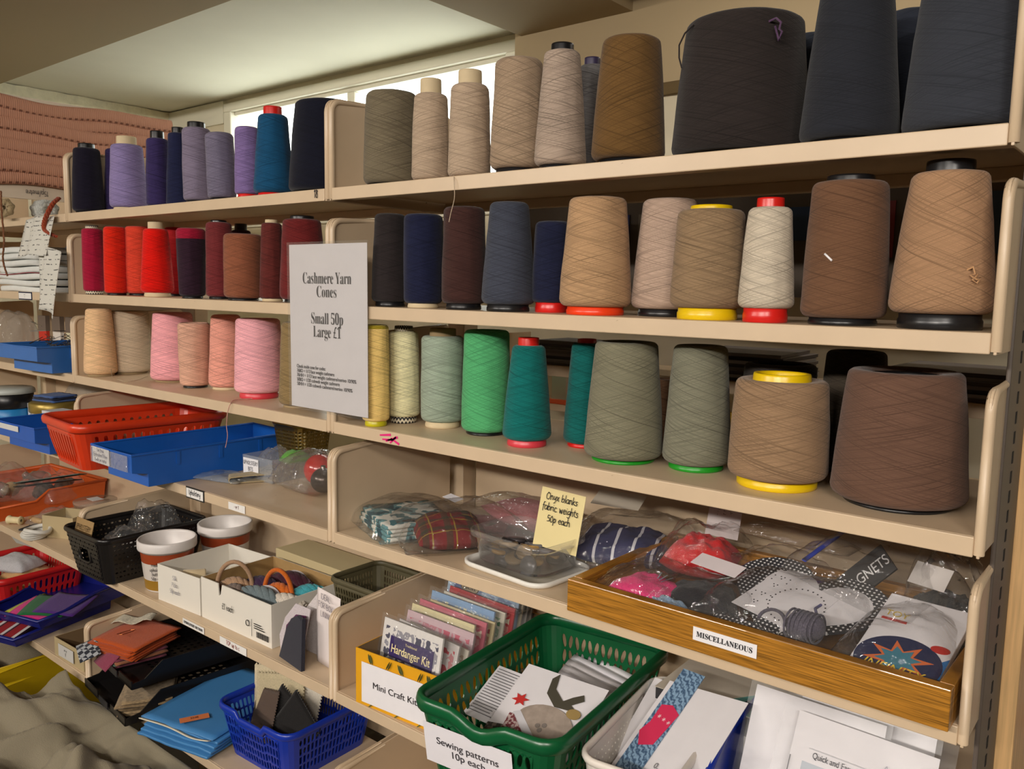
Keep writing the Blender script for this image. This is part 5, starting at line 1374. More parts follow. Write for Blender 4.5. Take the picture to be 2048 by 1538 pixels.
mb.add([(-w/2*.9,.02,0),(w/2*.9,.02,0),(w/2*.9,d-.02,0),(-w/2*.9,d-.02,0),(-w/2,0,h),(w/2,0,h),(w/2,d,h),(-w/2,d,h)], [(3,2,1,0),(0,1,5,4),(1,2,6,5),(2,3,7,6),(3,0,4,7)])
mb.build('body', YT, t, solid=.004, merge=True)
MB().tube([(-w/2,0,h),(w/2,0,h),(w/2,d,h),(-w/2,d,h)], .009, 8, closed=True).build('rim', YT, t, smooth=True)
MB().tube([(-w/2*.98,.004,h-.05),(w/2*.98,.004,h-.05),(w/2*.98,d-.004,h-.05),(-w/2*.98,d-.004,h-.05)], .007, 8, closed=True).build('rib', YT, t, smooth=True)
o = pillow(MB(), .30, .22, .12, seed=23, n=16).build('cloth_bundle', cloth((120, 110, 90)), None, (-1.60, .075, .29), smooth=True, merge=True); tag(o, 'grey cloth bundle lying in the yellow crate', 'cloth')
# crumpled cloth in front
DC = mat('drape_cloth', (128, 119, 98), .8, noise_amt=.06, noise_scale=18, bump=.25, bump_scale=400, sheen=.1)
def drape(u, v):
    x = -1.22+.91*u; y = -.030-.80*v
    wx = x+.10*noise.noise(Vector((x*2.6, y*2.6, 1.5))); wy = y+.10*noise.noise(Vector((x*2.6, y*2.6, 8.5)))
    z = .455+.04*noise.noise(Vector((x*2.4, y*2.4, 5)))
    for (ang, f1, f2, ph, am) in ((.6, 3.6, 1.1, .3, .090), (-.5, 5.0, 1.3, 4.4, .080), (1.3, 9, 2.0, 9.2, .040), (.2, 16, 3.0, 13.5, .018)):
        p_ = cos(ang)*wx+sin(ang)*wy; q_ = -sin(ang)*wx+cos(ang)*wy
        n_ = noise.noise(Vector((p_*f2, q_*f1, ph)))
        z += am*((1-min(1, sqrt(n_*n_+.004)*2.6))**1.2-.3)
    bb = max(0, 1-v/.11)**1.2*min(1, max(0, (u-.25)/.2)); z = z*(1-bb)+.464*bb
    e = max(0, (u-.965)/.035); z = z*(1-e**1.5)+.05*e**1.5
    e2 = max(0, (.20-u)/.20); z -= .38*e2**1.6
    e3 = max(0, (v-.9)/.1); z = z*(1-e3)+.03*e3
    x += .03*sin(y*9)*u
    return (x, y, max(.01, z))
o = MB().grid(drape, 150, 130).build('dust_cloth', DC, None, (0, 0, 0), smooth=True, solid=.002); tag(o, 'crumpled grey-beige cloth draped in front of the lowest shelf', 'cloth')
# ---------------------------------------------------------------- fourth shelf, right
S4 = Z[4]+.0003
FILM = clear('bag_film', haze=.022, crinkle=.8, scale=26, rough=.06, gloss=1.2)
def pattern_mat(key, cols, scale, stretch=(1, 1, 1), rough=.85):
    """patchy printed cloth from noise bands"""
    m = bpy.data.materials.new(key); m.use_nodes = True; nt = m.node_tree; b = nt.nodes['Principled BSDF']
    tc = nt.nodes.new('ShaderNodeTexCoord'); mp = nt.nodes.new('ShaderNodeMapping'); mp.inputs['Scale'].default_value = stretch
    n = nt.nodes.new('ShaderNodeTexNoise'); n.inputs['Scale'].default_value = scale; n.inputs['Detail'].default_value = 2.5
    nt.links.new(tc.outputs['Object'], mp.inputs[0]); nt.links.new(mp.outputs[0], n.inputs['Vector'])
    r = nt.nodes.new('ShaderNodeValToRGB'); r.color_ramp.interpolation = 'CONSTANT'; e = r.color_ramp.elements
    while len(e) > 1: e.remove(e[-1])
    for i, (p, c) in enumerate(cols):
        q = e[0] if i == 0 else e.new(p)
        q.position = p; q.color = (*lin(c), 1)
    nt.links.new(n.outputs['Fac'], r.inputs[0]); nt.links.new(r.outputs[0], b.inputs['Base Color']); b.inputs['Roughness'].default_value = rough
    return m
def soft(name, label, cat, loc, rot, w, d, h, m, seed=1, amp=.12, flat=.45, n=22, group=None):
    o = pillow(MB(), w, d, h, amp=amp, seed=seed, n=n, flat=flat).build(name, m, None, loc, rot, smooth=True, merge=True)
    return tag(o, label, cat, group)
TEAL = pattern_mat('teal_print', [(0, (34, 74, 84)), (.42, (96, 142, 146)), (.50, (214, 214, 204)), (.60, (60, 112, 120)), (.68, (30, 40, 46))], 26, (1, 1, .3))
stack_fabric('folded_fabric', 'folded teal and white printed fabric in a clear bag by the end plate', (.092, .098, S4+.003), radians(-22), .145, .13, 4, .008, TEAL, 31, ragged=.003)
def tartan():
    m = bpy.data.materials.new('tartan'); m.use_nodes = True; nt = m.node_tree; b = nt.nodes['Principled BSDF']
    tc = nt.nodes.new('ShaderNodeTexCoord'); s = nt.nodes.new('ShaderNodeSeparateXYZ'); nt.links.new(tc.outputs['Object'], s.inputs[0])
    base = None
    for i, (ax, sc_, c, wd) in enumerate(((0, 26, (40, 60, 40), .28), (1, 26, (40, 60, 40), .28), (0, 26, (170, 150, 50), .06), (1, 26, (170, 150, 50), .06))):
        f = mathn(nt, 'LESS_THAN', mathn(nt, 'FRACT', mathn(nt, 'ADD', mathn(nt, 'MULTIPLY', s.outputs[ax], sc_), .3*i+.05)), wd)
        mx = nt.nodes.new('ShaderNodeMixRGB'); nt.links.new(mathn(nt, 'MULTIPLY', f, .6), mx.inputs[0])
        if base is None: mx.inputs[1].default_value = (*lin((116, 28, 30)), 1)
        else: nt.links.new(base, mx.inputs[1])
        mx.inputs[2].default_value = (*lin(c), 1); base = mx.outputs[0]
    nt.links.new(base, b.inputs['Base Color']); b.inputs['Roughness'].default_value = .9
    return m
soft('folded_fabric', 'folded red tartan fabric in a clear bag beside the teal fabric', 'fabric', (.205, .085, S4+.003), (0, 0, radians(-38)), .135, .115, .045, tartan(), 5, .1)
bag('clear bag around the teal printed fabric', (.095, .105, S4+.0005), radians(-22), .20, .19, .052, 71, FILM, amp=.12)
bag('clear bag around the red tartan fabric', (.195, .115, S4+.0005), radians(-30), .20, .22, .062, 73, FILM, amp=.12)
o = sheet('sticker', paper((222, 220, 224)), None, (0, 0, 0), (1, -.3, 0), (.3, .9, .2), .045, .018); o.location = (.125, .150, S4+.056); tag(o, 'small white label on the clear bag of tartan fabric', 'label')
soft('folded_fabric', 'folded pink felt squares behind the clear box', 'fabric', (.245, .255, S4+.001), (0, 0, radians(-8)), .16, .10, .04, cloth((196, 122, 124)), 6, .04, .8)
o = MB().box(-.04, .04, -.05, .05, 0, .003).build('folded_fabric', cloth((190, 116, 122)), None, (.175, .215, S4+.001), (0, 0, radians(30))); tag(o, 'flat pink felt square left of the folded pink squares', 'fabric')
bag('large clear bag around the folded pink felt squares', (.235, .235, S4+.0005), radians(-6), .24, .15, .055, 75, FILM, amp=.12)
# food box of onyx blanks
t = thing('food_box', 'clear plastic food box of onyx blanks standing on its white lid', 'box', (.372, .082, S4), radians(-5)); t.scale = (.9, .88, .86)
def rr_loft(mb, levels, r, n=6):
    """rounded-rectangle rings joined into a shell: levels of (w,d,z)"""
    rings = []
    for (w, d, z) in levels:
        pts = [(x, y-d/2, z) for x, y, c in rring(w, d, min(r, w/2.1, d/2.1), 4, 4, n)]
        rings.append(pts)
    o = len(mb.v); N = len(rings[0])
    for g_ in rings: mb.v += g_
    for k in range(len(rings)-1):
        for i in range(N):
            j = (i+1) % N
            mb.f.append((o+k*N+i, o+k*N+j, o+(k+1)*N+j, o+(k+1)*N+i)); mb.mi.append(0)
    return o, N
lidm = plastic((226, 224, 216), 'white_lid', .35)
mb = MB(); o_, N = rr_loft(mb, [(.186, .142, .0), (.192, .148, .004), (.192, .148, .010), (.184, .140, .010), (.180, .136, .006)], .03)
mb.f.append(tuple(o_+N-1-i for i in range(N))); mb.mi.append(0); mb.f.append(tuple(o_+4*N+i for i in range(N))); mb.mi.append(0)
mb.build('lid', lidm, t, smooth=True, angle=40)
fb = clear('food_box_plastic', haze=.07, col=(236, 234, 230), crinkle=0, rough=.06, gloss=1.3)
mb = MB(); o_, N = rr_loft(mb, [(.148, .104, .0105), (.154, .110, .014), (.168, .124, .056), (.176, .132, .056), (.178, .134, .058), (.178, .134, .067), (.174, .130, .068), (.170, .126, .066), (.166, .122, .056), (.151, .107, .016)], .028)
mb.f.append(tuple(o_+N-1-i for i in range(N))); mb.mi.append(0); mb.f.append(tuple(o_+9*N+i for i in range(N))); mb.mi.append(0)
mb.build('tub', fb, t, smooth=True, angle=50)
MB().box(.086, .096, -.012, .012, .058, .0605).build('tab', fb, t, bevel=.001); MB().box(-.096, -.086, -.012, .012, .058, .0605).build('tab', fb, t, bevel=.001)
random.seed(4)
ON = [mat('onyx_%d' % i, c, .25, noise_amt=.3, noise_scale=60) for i, c in enumerate(((66, 62, 64), (176, 140, 84), (104, 104, 108), (150, 128, 96), (44, 42, 44)))]
for k in range(26):
    lx, ly = random.uniform(-.050, .050), random.uniform(-.029, .029)
    a = radians(-5); z = S4+.017+.0065*(k % 4)*.8
    o = MB().lathe([(.0005, 0), (.0135, 0), (.015, .002), (.015, .0045), (.0135, .0062), (.0005, .0062)], 24).build('onyx_blank', ON[k % 5], None, (.372+lx*cos(a)-ly*sin(a), .082+lx*sin(a)+ly*cos(a), z), (radians(random.uniform(-18, 18)) if k % 6 else radians(70), radians(random.uniform(-12, 12)), 0), smooth=True, angle=40)
    tag(o, 'polished round onyx blank in the clear food box', 'stone', 'onyx blanks in the clear food box')
card('note_card', 'cream card reading Onyx blanks fabric weights 50p each in the food box', (.418, .090, S4+.036), (radians(-10), radians(4), radians(6)), .076, .090, paper((222, 206, 150)), ['Onyx blanks', 'fabric weights', '50p each'], .0064, ink((28, 30, 36)), cat='card', tx=(0, .060), lw=.0011)
# striped cloth in a bag
soft('folded_fabric', 'navy and white striped fabric in a clear bag behind the food box', 'fabric', (.470, .205, S4+.003), (0, 0, radians(18)), .145, .13, .05, stripe_mat('navy_stripe', (42, 46, 86), (42, 46, 86), 34, (206, 206, 212)), 7, .12)
bag('clear bag around the navy and white striped fabric', (.472, .222, S4+.0005), radians(14), .20, .22, .072, 77, FILM, amp=.14)
o = sheet('paper_label', paper((186, 176, 160)), None, (0, 0, 0), (1, .15, 0), (-.1, .8, .35), .085, .04); o.location = (.385, .235, S4+.075); tag(o, 'pale paper label on the bag of striped fabric', 'label')
# wooden tray
def oak():
    m = mat('oak', (164, 112, 40), 0.32, coat=.15); nt = m.node_tree; b = nt.nodes['Principled BSDF']
    tc = nt.nodes.new('ShaderNodeTexCoord'); mp = nt.nodes.new('ShaderNodeMapping'); mp.inputs['Scale'].default_value = (7, 7, 330)
    n = nt.nodes.new('ShaderNodeTexNoise'); n.inputs['Scale'].default_value = 2.2; n.inputs['Detail'].default_value = 4
    nt.links.new(tc.outputs['Object'], mp.inputs[0]); nt.links.new(mp.outputs[0], n.inputs['Vector'])
    r = nt.nodes.new('ShaderNodeValToRGB'); c = lin((172, 118, 40)); e = r.color_ramp.elements
    e[0].position = .36; e[0].color = tuple(x*.42 for x in c)+(1,); e[1].position = .60; e[1].color = tuple(x*1.08 for x in c)+(1,)
    nt.links.new(n.outputs['Fac'], r.inputs[0]); nt.links.new(r.outputs[0], b.inputs['Base Color']); return m
OAK = oak()
TX, TY, TW, TD, TH = .752, -.018, .466, .292, .044
t = thing('wooden_tray', 'oak tray marked MISCELLANEOUS full of bagged kits', 'tray', (TX, TY, S4), radians(-.5))
w = TW/2
MB().box(-w, w, 0, .014, 0, TH).build('front_side', OAK, t, bevel=.0012)
MB().box(-w, w, TD-.014, TD, 0, TH).build('back_side', OAK, t, bevel=.0012)
MB().box(-w, -w+.014, .014, TD-.014, 0, TH).build('end_side', OAK, t, bevel=.0012)
MB().box(w-.014, w, .014, TD-.014, 0, TH).build('end_side', OAK, t, bevel=.0012)
MB().box(-w+.014, w-.014, .014, TD-.014, .002, .008).build('floor', OAK, t)
stick(t, 'label', (-.006, -.0004, .023), X_, Z_, .080, .0165, paper((230, 228, 230)), printed=serif('MISCELLANEOUS'), size=.0095, fit=.070, pen=ink((30, 28, 34)))
TF = S4+.0085
soft('folded_fabric', 'bright red felt in a clear bag at the back left of the tray', 'fabric', (.600, .215, TF+.002), (0, 0, radians(10)), .10, .095, .052, cloth((206, 22, 26)), 9, .2)
bag('clear bag around the bright red felt', (.603, .222, TF), radians(10), .125, .135, .078, 79, FILM, amp=.2)
c = thing('paper_label', 'tall white paper label standing in the bag of red felt', 'label', (.610, .255, TF+.050), (radians(-20), 0, radians(4)))
sheet('paper', paper((206, 196, 194)), c, (-.026, 0, 0), X_, Z_, .052, .075)
hand(c, ['- - r', 'r r', '-r'], (0, -.001, .038), (0, 0, 1), (-1, 0, 0), .004, ink((120, 110, 110)))
soft('craft_kit_felt', 'hot pink felt shape in a clear bag at the front left of the tray', 'craft kit', (.600, .055, TF+.003), (0, 0, radians(-12)), .085, .075, .034, cloth((222, 46, 116)), 11, .1)
for k in range(3):
    o = MB().tube([(.0, -.011, 0), (.0, .011, .001)], lambda f: .0008+.0026*sin(pi*f), 8, flat=.4).build('felt_petal', cloth((150, 170, 186)), None, (.612+.008*k, .066-.004*k, TF+.040), (0, 0, radians(16-16*k))); tag(o, ('left grey-blue felt petal on the hot pink felt', 'middle grey-blue felt petal on the hot pink felt', 'right grey-blue felt petal on the hot pink felt')[k], 'petal')
soft('craft_kit_felt', 'black felt beside the hot pink felt in the tray', 'craft kit', (.665, .085, TF+.003), (0, 0, radians(20)), .085, .06, .034, cloth((34, 34, 38)), 13, .12)
soft('craft_kit_felt', 'grey-blue felt in front of the hot pink felt', 'craft kit', (.640, .025, TF+.003), (0, 0, radians(-10)), .06, .04, .026, cloth((130, 156, 182)), 15, .15)
bag('clear bag around the pink, black and grey-blue felt', (.632, .062, TF), radians(-8), .20, .12, .058, 81, FILM, amp=.16)
o = sheet('paper_label', paper((214, 204, 206)), None, (0, 0, 0), (1, -.25, 0), (.1, .8, .3), .075, .026); o.location = (.630, .118, TF+.050)
tag(o, 'white paper header on the bag of pink and black felt', 'label')
# heart kit
def polka():
    m = bpy.data.materials.new('polka_dot'); m.use_nodes = True; nt = m.node_tree; b = nt.nodes['Principled BSDF']
    tc = nt.nodes.new('ShaderNodeTexCoord'); s = nt.nodes.new('ShaderNodeSeparateXYZ'); nt.links.new(tc.outputs['Object'], s.inputs[0])
    a = mathn(nt, 'SUBTRACT', mathn(nt, 'FRACT', mathn(nt, 'MULTIPLY', s.outputs[0], 170)), .5)
    c = mathn(nt, 'SUBTRACT', mathn(nt, 'FRACT', mathn(nt, 'MULTIPLY', s.outputs[1], 170)), .5)
    d = mathn(nt, 'ADD', mathn(nt, 'MULTIPLY', a, a), mathn(nt, 'MULTIPLY', c, c))
    mx = nt.nodes.new('ShaderNodeMixRGB'); nt.links.new(mathn(nt, 'LESS_THAN', d, .055), mx.inputs[0]); mx.inputs[1].default_value = (*lin((48, 48, 52)), 1); mx.inputs[2].default_value = (*lin((224, 222, 222)), 1)
    nt.links.new(mx.outputs[0], b.inputs['Base Color']); b.inputs['Roughness'].default_value = .85
    return m
def heart(s, n=40):
    pts = []
    for k in range(n):
        q = 2*pi*k/n
        pts.append((s*.058*16*sin(q)**3/16, s*.058*(13*cos(q)-5*cos(2*q)-2*cos(3*q)-cos(4*q))/16))
    return pts
hx, hy = .785, .120
t = thing('heart_kit', 'grey polka dot heart sewing kit with a white paper pattern', 'craft kit', (hx, hy-.004, TF+.034), (radians(20), radians(2), radians(-10)))
MB().prism([(x*1.28, y*1.18) for x, y in heart(1.35)], 'z', 0, .004).build('polka_heart', polka(), t, bevel=.001)
PW = paper((218, 215, 218))
MB().prism([(x*1.1+.012, y*1.0) for x, y in heart(1.12)], 'z', .0045, .0052).build('paper_heart', PW, t)
MB().prism([(-.068, -.050), (.030, -.060), (.040, .020), (-.052, .040)], 'z', .0056, .0062).build('pattern_paper', PW, t)
mb = MB()
for k in range(30):
    q = 2*pi*k/30; mb.box(.004+.034*cos(q)-.0009, .004+.034*cos(q)+.0009, -.016+.034*sin(q)-.0009, -.016+.034*sin(q)+.0009, .0062, .0065)
for (cx, cy) in ((-.040, .018), (-.044, -.022)):
    for k in range(10):
        x, y = heart(.22, 10)[k]; mb.box(cx+x-.0008, cx+x+.0008, cy+y-.0008, cy+y+.0008, .0062, .0065)
mb.build('pricked_marks', ink((40, 40, 46)), t)
GY = cloth((92, 88, 98), .3, 500)
t = thing('yarn_ball', 'small grey yarn bundle at the front of the heart kit', 'yarn', (.822, .030, TF+.024), 0)
mb = MB().lathe([(.0005, -.022), (.008, -.021), (.014, -.014), (.017, 0), (.014, .014), (.008, .021), (.0005, .022)], 22, wob=lambda a, zz: .0012*sin(a*3+zz*160))
o = mb.build('winding', GY, t, (0, 0, .016), (0, radians(80), radians(15)), smooth=True)
for k in range(7): MB().tube([(-.016+.005*k+.003*sin(q), .0165*sin(q), .016+.0165*cos(q)) for q in [2*pi*i/20 for i in range(20)]], .0014, 6, closed=True).build('strand', GY, t, smooth=True)
MB().tube([(.006, .014, .016), (.002, .032, .019), (-.006, .048, .021), (-.004, .062, .022)], .0018, 6).build('loose_end', cloth((86, 84, 120), .3, 500), t, smooth=True)
MB().tube([(-.038+.016*cos(q), -.006+.010*sin(q), .012+.012*sin(q)) for q in [pi*k/12 for k in range(13)]], .0022, 6).build('loose_loop', GY, t, smooth=True)
soft('fabric_scrap', 'dark grey polka fabric bunched at the front of the heart kit', 'fabric', (.765, .022, TF+.001), (0, 0, radians(-10)), .13, .03, .026, polka(), 17, .25)
o = MB().box(-.05, .05, -.006, .006, 0, .0015).build('black_ribbon', cloth((26, 26, 28)), None, (.715, .070, TF+.020), (0, radians(10), radians(-58))); tag(o, 'black ribbon at the left of the heart kit', 'ribbon')
bag('clear bag around the polka dot heart kit', (.780, .105, TF), radians(-10), .195, .185, .066, 83, FILM, amp=.10)
# kit at the right end
t = thing('craft_kit', 'boxed craft kit with a blue starburst print at the right end of the tray', 'craft kit', (.922, .080, TF+.026), (radians(20), 0, radians(-5)))
MB().box(-.046, .046, -.075, .075, 0, .010).build('box', PW, t, bevel=.001)
mb = MB()
pts = [(.045*cos(q)*1.0, -.036+.040*sin(q)) for q in [2*pi*k/40 for k in range(40)]]
mb.prism([(x, max(-.074, y)) for x, y in pts], 'z', .0101, .0106); mb.build('printed_oval', mat('print_navy', (28, 38, 74), .3), t)
MB().prism([(.046, -.075), (.046, -.01), (.030, -.03), (.038, -.075)], 'z', .0099, .0103).build('printed_edge', mat('print_blue', (44, 110, 170), .3), t)
def star(n, r1, r2, cx, cy):
    return [(cx+(r1 if k % 2 == 0 else r2)*cos(pi*k/n+.3), cy+(r1 if k % 2 == 0 else r2)*sin(pi*k/n+.3)*.85) for k in range(2*n)]
MB().prism(star(8, .036, .017, 0, -.034), 'z', .0107, .0111).build('printed_star', mat('print_orange', (206, 104, 56), .3), t)
MB().prism(star(8, .024, .014, 0, -.034), 'z', .0112, .0115).build('printed_star', mat('print_teal', (60, 120, 140), .3), t)
text(t, '\u2013INFINITY', (-.004, -.052, .0117), (1, 0, 0), (0, 1, 0), .018, mat('print_yellow', (222, 190, 50), .4), shear=.2, fit=.072)
text(t, 'TOY', (-.026, .038, .0102), (1, 0, 0), (0, 1, 0), .014, mat('print_yellow', (222, 190, 50), .4), fit=.026)
MB().box(-.040, -.012, .026, .030, .0102, .0106).build('printed_bar', mat('print_red', (186, 40, 36), .4), t)
MB().prism([(.033+.010*cos(q), -.000+.006*sin(q)) for q in [2*pi*k/20 for k in range(20)]], 'z', .0102, .0107).build('printed_badge', mat('print_red', (186, 40, 36), .4), t)
bag('clear bag around the starburst craft kit', (.918, .092, TF), radians(-6), .118, .20, .06, 85, FILM, amp=.10)
# big zip bags at the back right
t = thing('dark_card', 'black MAGNETS card inside the large clear zip bag', 'card', (.838, .190, TF+.060), (radians(50), radians(-48), radians(10)))
MB().box(-.042, .042, -.020, .020, 0, .003).build('card', mat('black_card', (34, 34, 36), .5), t)
text(t, 'MAGNETS', (.004, -.002, .0034), (1, 0, 0), (0, 1, 0), .020, paper((206, 204, 204)), fit=.072)
soft('fabric_scrap', 'purple fabric in the clear bag behind the heart kit', 'fabric', (.715, .232, TF+.001), (0, 0, radians(-16)), .12, .07, .034, cloth((104, 66, 150)), 19, .15)
bag('clear bag around the purple fabric', (.712, .228, TF), radians(-14), .155, .11, .055, 87, FILM, amp=.2)
t = thing('zip_bag', 'large clear zip bag with a blue seal at the back right of the tray', 'bag', (.845, .205, TF+.001), (0, 0, radians(-20)))
pillow(MB(), .21, .165, .105, amp=.18, seed=89, n=30, flat=.2, edge=.05, dens=3.2).build('film', clear('bag_film_grey', haze=.07, col=(180, 178, 174), crinkle=.8, scale=26, rough=.06, gloss=1.2), t, smooth=True, merge=True)
mb = MB(); mb.tube([(-.085+.0*k, -.03+.012*k, .058+.0045*k) for k in range(10)], .0042, 8, flat=.5); mb.build('seal', mat('seal_blue', (26, 62, 190), .3), t, smooth=True)
soft('fabric_scrap', 'dark grey net in the crumpled bag at the right end of the tray', 'fabric', (.935, .205, TF+.001), (0, 0, radians(20)), .075, .11, .05, cloth((62, 64, 64)), 23, .2)
bag('crumpled clear bag of dark net beside the right end plate', (.930, .210, TF), radians(12), .095, .13, .110, 91, FILM, amp=.3)
o = sheet('paper_label', paper((190, 184, 180)), None, (0, 0, 0), (1, -.3, 0), (.2, .6, .7), .045, .03); o.location = (.895, .165, TF+.075); tag(o, 'small grey printed slip in the crumpled bag of dark net', 'label')
t = thing('zip_bag', 'flat clear bag lying across the back of the tray', 'bag', (.72, .265, TF+.062), (0, 0, radians(-4)))
pillow(MB(), .17, .05, .02, amp=.2, seed=93, n=18, flat=.3).build('film', clear('bag_film_brown', haze=.14, col=(176, 150, 120), crinkle=.7, scale=30), t, smooth=True, merge=True)

# ---------------------------------------------------------------- fifth shelf, right
S5 = Z[5]+.0003
YB_ = mat('yellow_box', (222, 160, 18), .55, noise_amt=.05, noise_scale=20)
t = open_box('kit_box', 'yellow cardboard box labelled Mini Craft Kits packed with kits', 'box', (.158, .008, S5), radians(4.5), .187, .315, .099, YB_, mat('kraft_inside', (120, 96, 66), .9))
stick(t, 'label', (.004, -.0031, .044), X_, Z_, .160, .072, paper((230, 227, 230)), printed='Mini Craft Kits', size=.016, fit=.105, pen=ink((52, 46, 48)))
mb = MB()
for (x, a) in ((-.055, -.5), (-.02, .7), (.015, -.7), (.05, .6), (.075, -.4)):
    for s in (0, 1):
        mb.tube([(x+.012*q*a+.004*s, -.0028, .080+.016*q) for q in (0, .33, .66, 1)], lambda f: .0006+.0022*sin(pi*f), 6, flat=.3)
for x in (-.06, .0, .05): mb.tube([(x, -.0028, .002), (x+.006, -.0028, .007)], .001, 5)
mb.build('printed_leaves', mat('olive_print', (92, 104, 60), .6), t)
random.seed(33)
KS = 1.0
KC = [((222, 218, 214), (60, 60, 84)), ((196, 190, 186), (180, 60, 70)), ((214, 206, 190), (150, 120, 90)), ((196, 170, 176), (190, 90, 110)), ((214, 204, 160), (110, 140, 100)), ((190, 96, 112), (214, 196, 180)), ((198, 184, 140), (150, 60, 60)), ((128, 160, 196), (220, 214, 180)),
      ((214, 208, 190), (90, 130, 90)), ((176, 40, 44), (214, 204, 180)), ((150, 176, 200), (70, 90, 140)), ((206, 196, 170), (120, 100, 80)), ((196, 190, 184), (90, 84, 80)), ((180, 172, 160), (110, 96, 84))]
KN = ['white Hardanger Kit packet at the front of the yellow box', 'grey-white packet second from the front in the yellow box', 'cream packet third from the front in the yellow box', 'dusty pink packet fourth from the front in the yellow box', 'pale yellow packet fifth from the front in the yellow box', 'rose pink packet sixth from the front in the yellow box', 'straw coloured packet seventh from the front in the yellow box', 'light blue packet eighth from the front in the yellow box',
      'cream packet with a green panel ninth from the front', 'red packet tenth from the front in the yellow box', 'large blue landscape kit with an oval logo, standing tallest in the box', 'beige packet behind the tall blue landscape kit', 'grey packet second from the back of the yellow box', 'stone coloured packet at the very back of the yellow box']
FILM2 = clear('packet_film', haze=.05, crinkle=.5, scale=30, rough=.08)
FILM3 = clear('sleeve_film', haze=.04, crinkle=.06, scale=10, rough=.25, gloss=.35)
for k in range(14):
    y = .034+.0192*k
    big = k == 10
    h = (.136, .128, .118, .132, .136, .138, .134, .142, .138, .142, .172, .158, .150, .142)[k]
    w = (.152, .148, .14, .155, .16, .165, .155, .165, .155, .16, .172, .16, .16, .15)[k]
    x = .150-.0787*(y-.01)*0+(-.004, .008, .012, .004, -.004, .0, .006, -.006, .004, .006, -.004, .0, .0, .004)[k]-.08*(y-.03)
    t = thing('craft_packet', KN[k], 'craft kit', (x, y, S5+.004), (radians(-12), radians((-2, 3, 6, 2, -1, 1, 2, -1, 1, 2, 1, 2, 1, 0)[k]), radians(-3+(k*37 % 7))), 'kits in the yellow box')
    MB().box(-w/2, w/2, 0, .0035, 0, h).build('card', paper(KC[k][0]), t)
    pm = pattern_mat('kit_print_%d' % k, [(0, KC[k][1]), (.44, KC[k][0]), (.52, tuple((a+b)//2 for a, b in zip(*KC[k]))), (.60, KC[k][0])], 40)
    MB().box(-w/2+.008, w/2-.008, -.0006, 0, h*.45, h-.012).build('picture', pm, t)
    MB().grid(lambda u, v: (-w/2-.006+(w+.012)*u, -.0025-.0015*sin(u*7+v*5), .0+(h+.008)*v), 10, 8).build('film', FILM2, t, smooth=True)
    if k == 0:
        MB().box(-.052, .060, -.0014, -.0008, h-.062, h-.026).build('title_panel', mat('title_purple', (52, 36, 92), .5), t)
        text(t, 'Hardanger Kit', (.004, -.0018, h-.047), X_, Z_, .020, mat('title_cream', (236, 220, 170), .5), fit=.100, offset=.0002)
        text(t, 'Traditional', (.004, -.0018, h-.033), X_, Z_, .006, mat('title_cream', (236, 220, 170), .5), fit=.03)
    if k == 10:
        MB().prism([(-.030+.022*cos(q), h-.028+.014*sin(q)) for q in [2*pi*i/28 for i in range(28)]], 'y', -.0016, -.0010).build('logo', mat('logo_tan', (172, 156, 120), .6), t)
        MB().tube([(-.030+.021*cos(q), -.0017, h-.028+.013*sin(q)) for q in [2*pi*i/28 for i in range(28)]], .0007, 5, closed=True).build('logo_ring', ink((70, 56, 44)), t)
        text(t, 'uon', (-.030, -.0020, h-.029), X_, Z_, .012, ink((60, 46, 40)), fit=.026)
# green basket of sewing patterns
GN = plastic((10, 84, 46), 'green_plastic', .28)
def petal(side, i, q):
    if side == 'c': return None
    return (.5, .5, .30, .46, 2.2, .45 if (i+q) % 2 else -.45)
def gdip(x, y, s):
    return .016*max(0, cos(pi*min(1, abs(x)/.085)))**1 if s == 'f' else 0
gb = basket('basket', 'green plastic basket with petal-shaped holes labelled Sewing patterns', 'basket', (.437, -.098, S5), radians(6), .238, .374, .133, GN, taper=.024, r=.032, nx=13, ny=18, nv=4, nc=5, hole=petal, rim=.0072, rimflat=1.7, foot=.10, head=.14, dip=gdip)
stick(gb, 'label', (-.020, .0025, .080), (1, 0, 0), (0, -.16, .98), .150, .064, paper((226, 223, 228)), printed='Sewing patterns\n10p each', size=.0155, fit=.105, pen=ink((60, 56, 60)))
def lines_on(parent, x0, x1, z0, z1, n, m, y=-.0012):
    mb = MB(); rnd = random.Random(n)
    for k in range(n):
        z = z1-(z1-z0)*k/n; e = x1-(x1-x0)*rnd.uniform(0, .25)
        mb.box(x0, e, y-.0002, y, z-.0011, z)
    return mb.build('print_lines', m, parent)
def pattern_sheet(label, loc, rot, w, h, m=None, grp=None, curl=None):
    t = thing('pattern_sheet', label, 'pattern', loc, rot, grp)
    sheet('paper', m or PW, t, (-w/2, 0, 0), X_, Z_, w, h, .0006, curl=curl)
    return t
GB = Vector((.437, -.098, S5)); ga = radians(6)
def inb(x, y, z): return (GB.x+x*cos(ga)-y*sin(ga), GB.y+x*sin(ga)+y*cos(ga), GB.z+z)
def placed_sheet(label, bl, br, tl, m=None, curl=None):
    """a pattern sheet laid through three points: lower left, lower right, upper left"""
    bl, br, tl = Vector(bl), Vector(br), Vector(tl)
    r_ = (br-bl); w_ = r_.length; r_.normalize(); n_ = r_.cross(tl-bl).normalized(); u_ = n_.cross(r_); h_ = (tl-bl).dot(u_)
    t = thing('pattern_sheet', label, 'pattern', (0, 0, 0))
    M = Matrix((r_, -n_, u_)).transposed().to_4x4(); M.translation = (bl+br)/2
    t.matrix_world = M
    sheet('paper', m or PW, t, (-w_/2, 0, 0), X_, Z_, w_, h_, .0006, curl=curl)
    return t, w_, h_
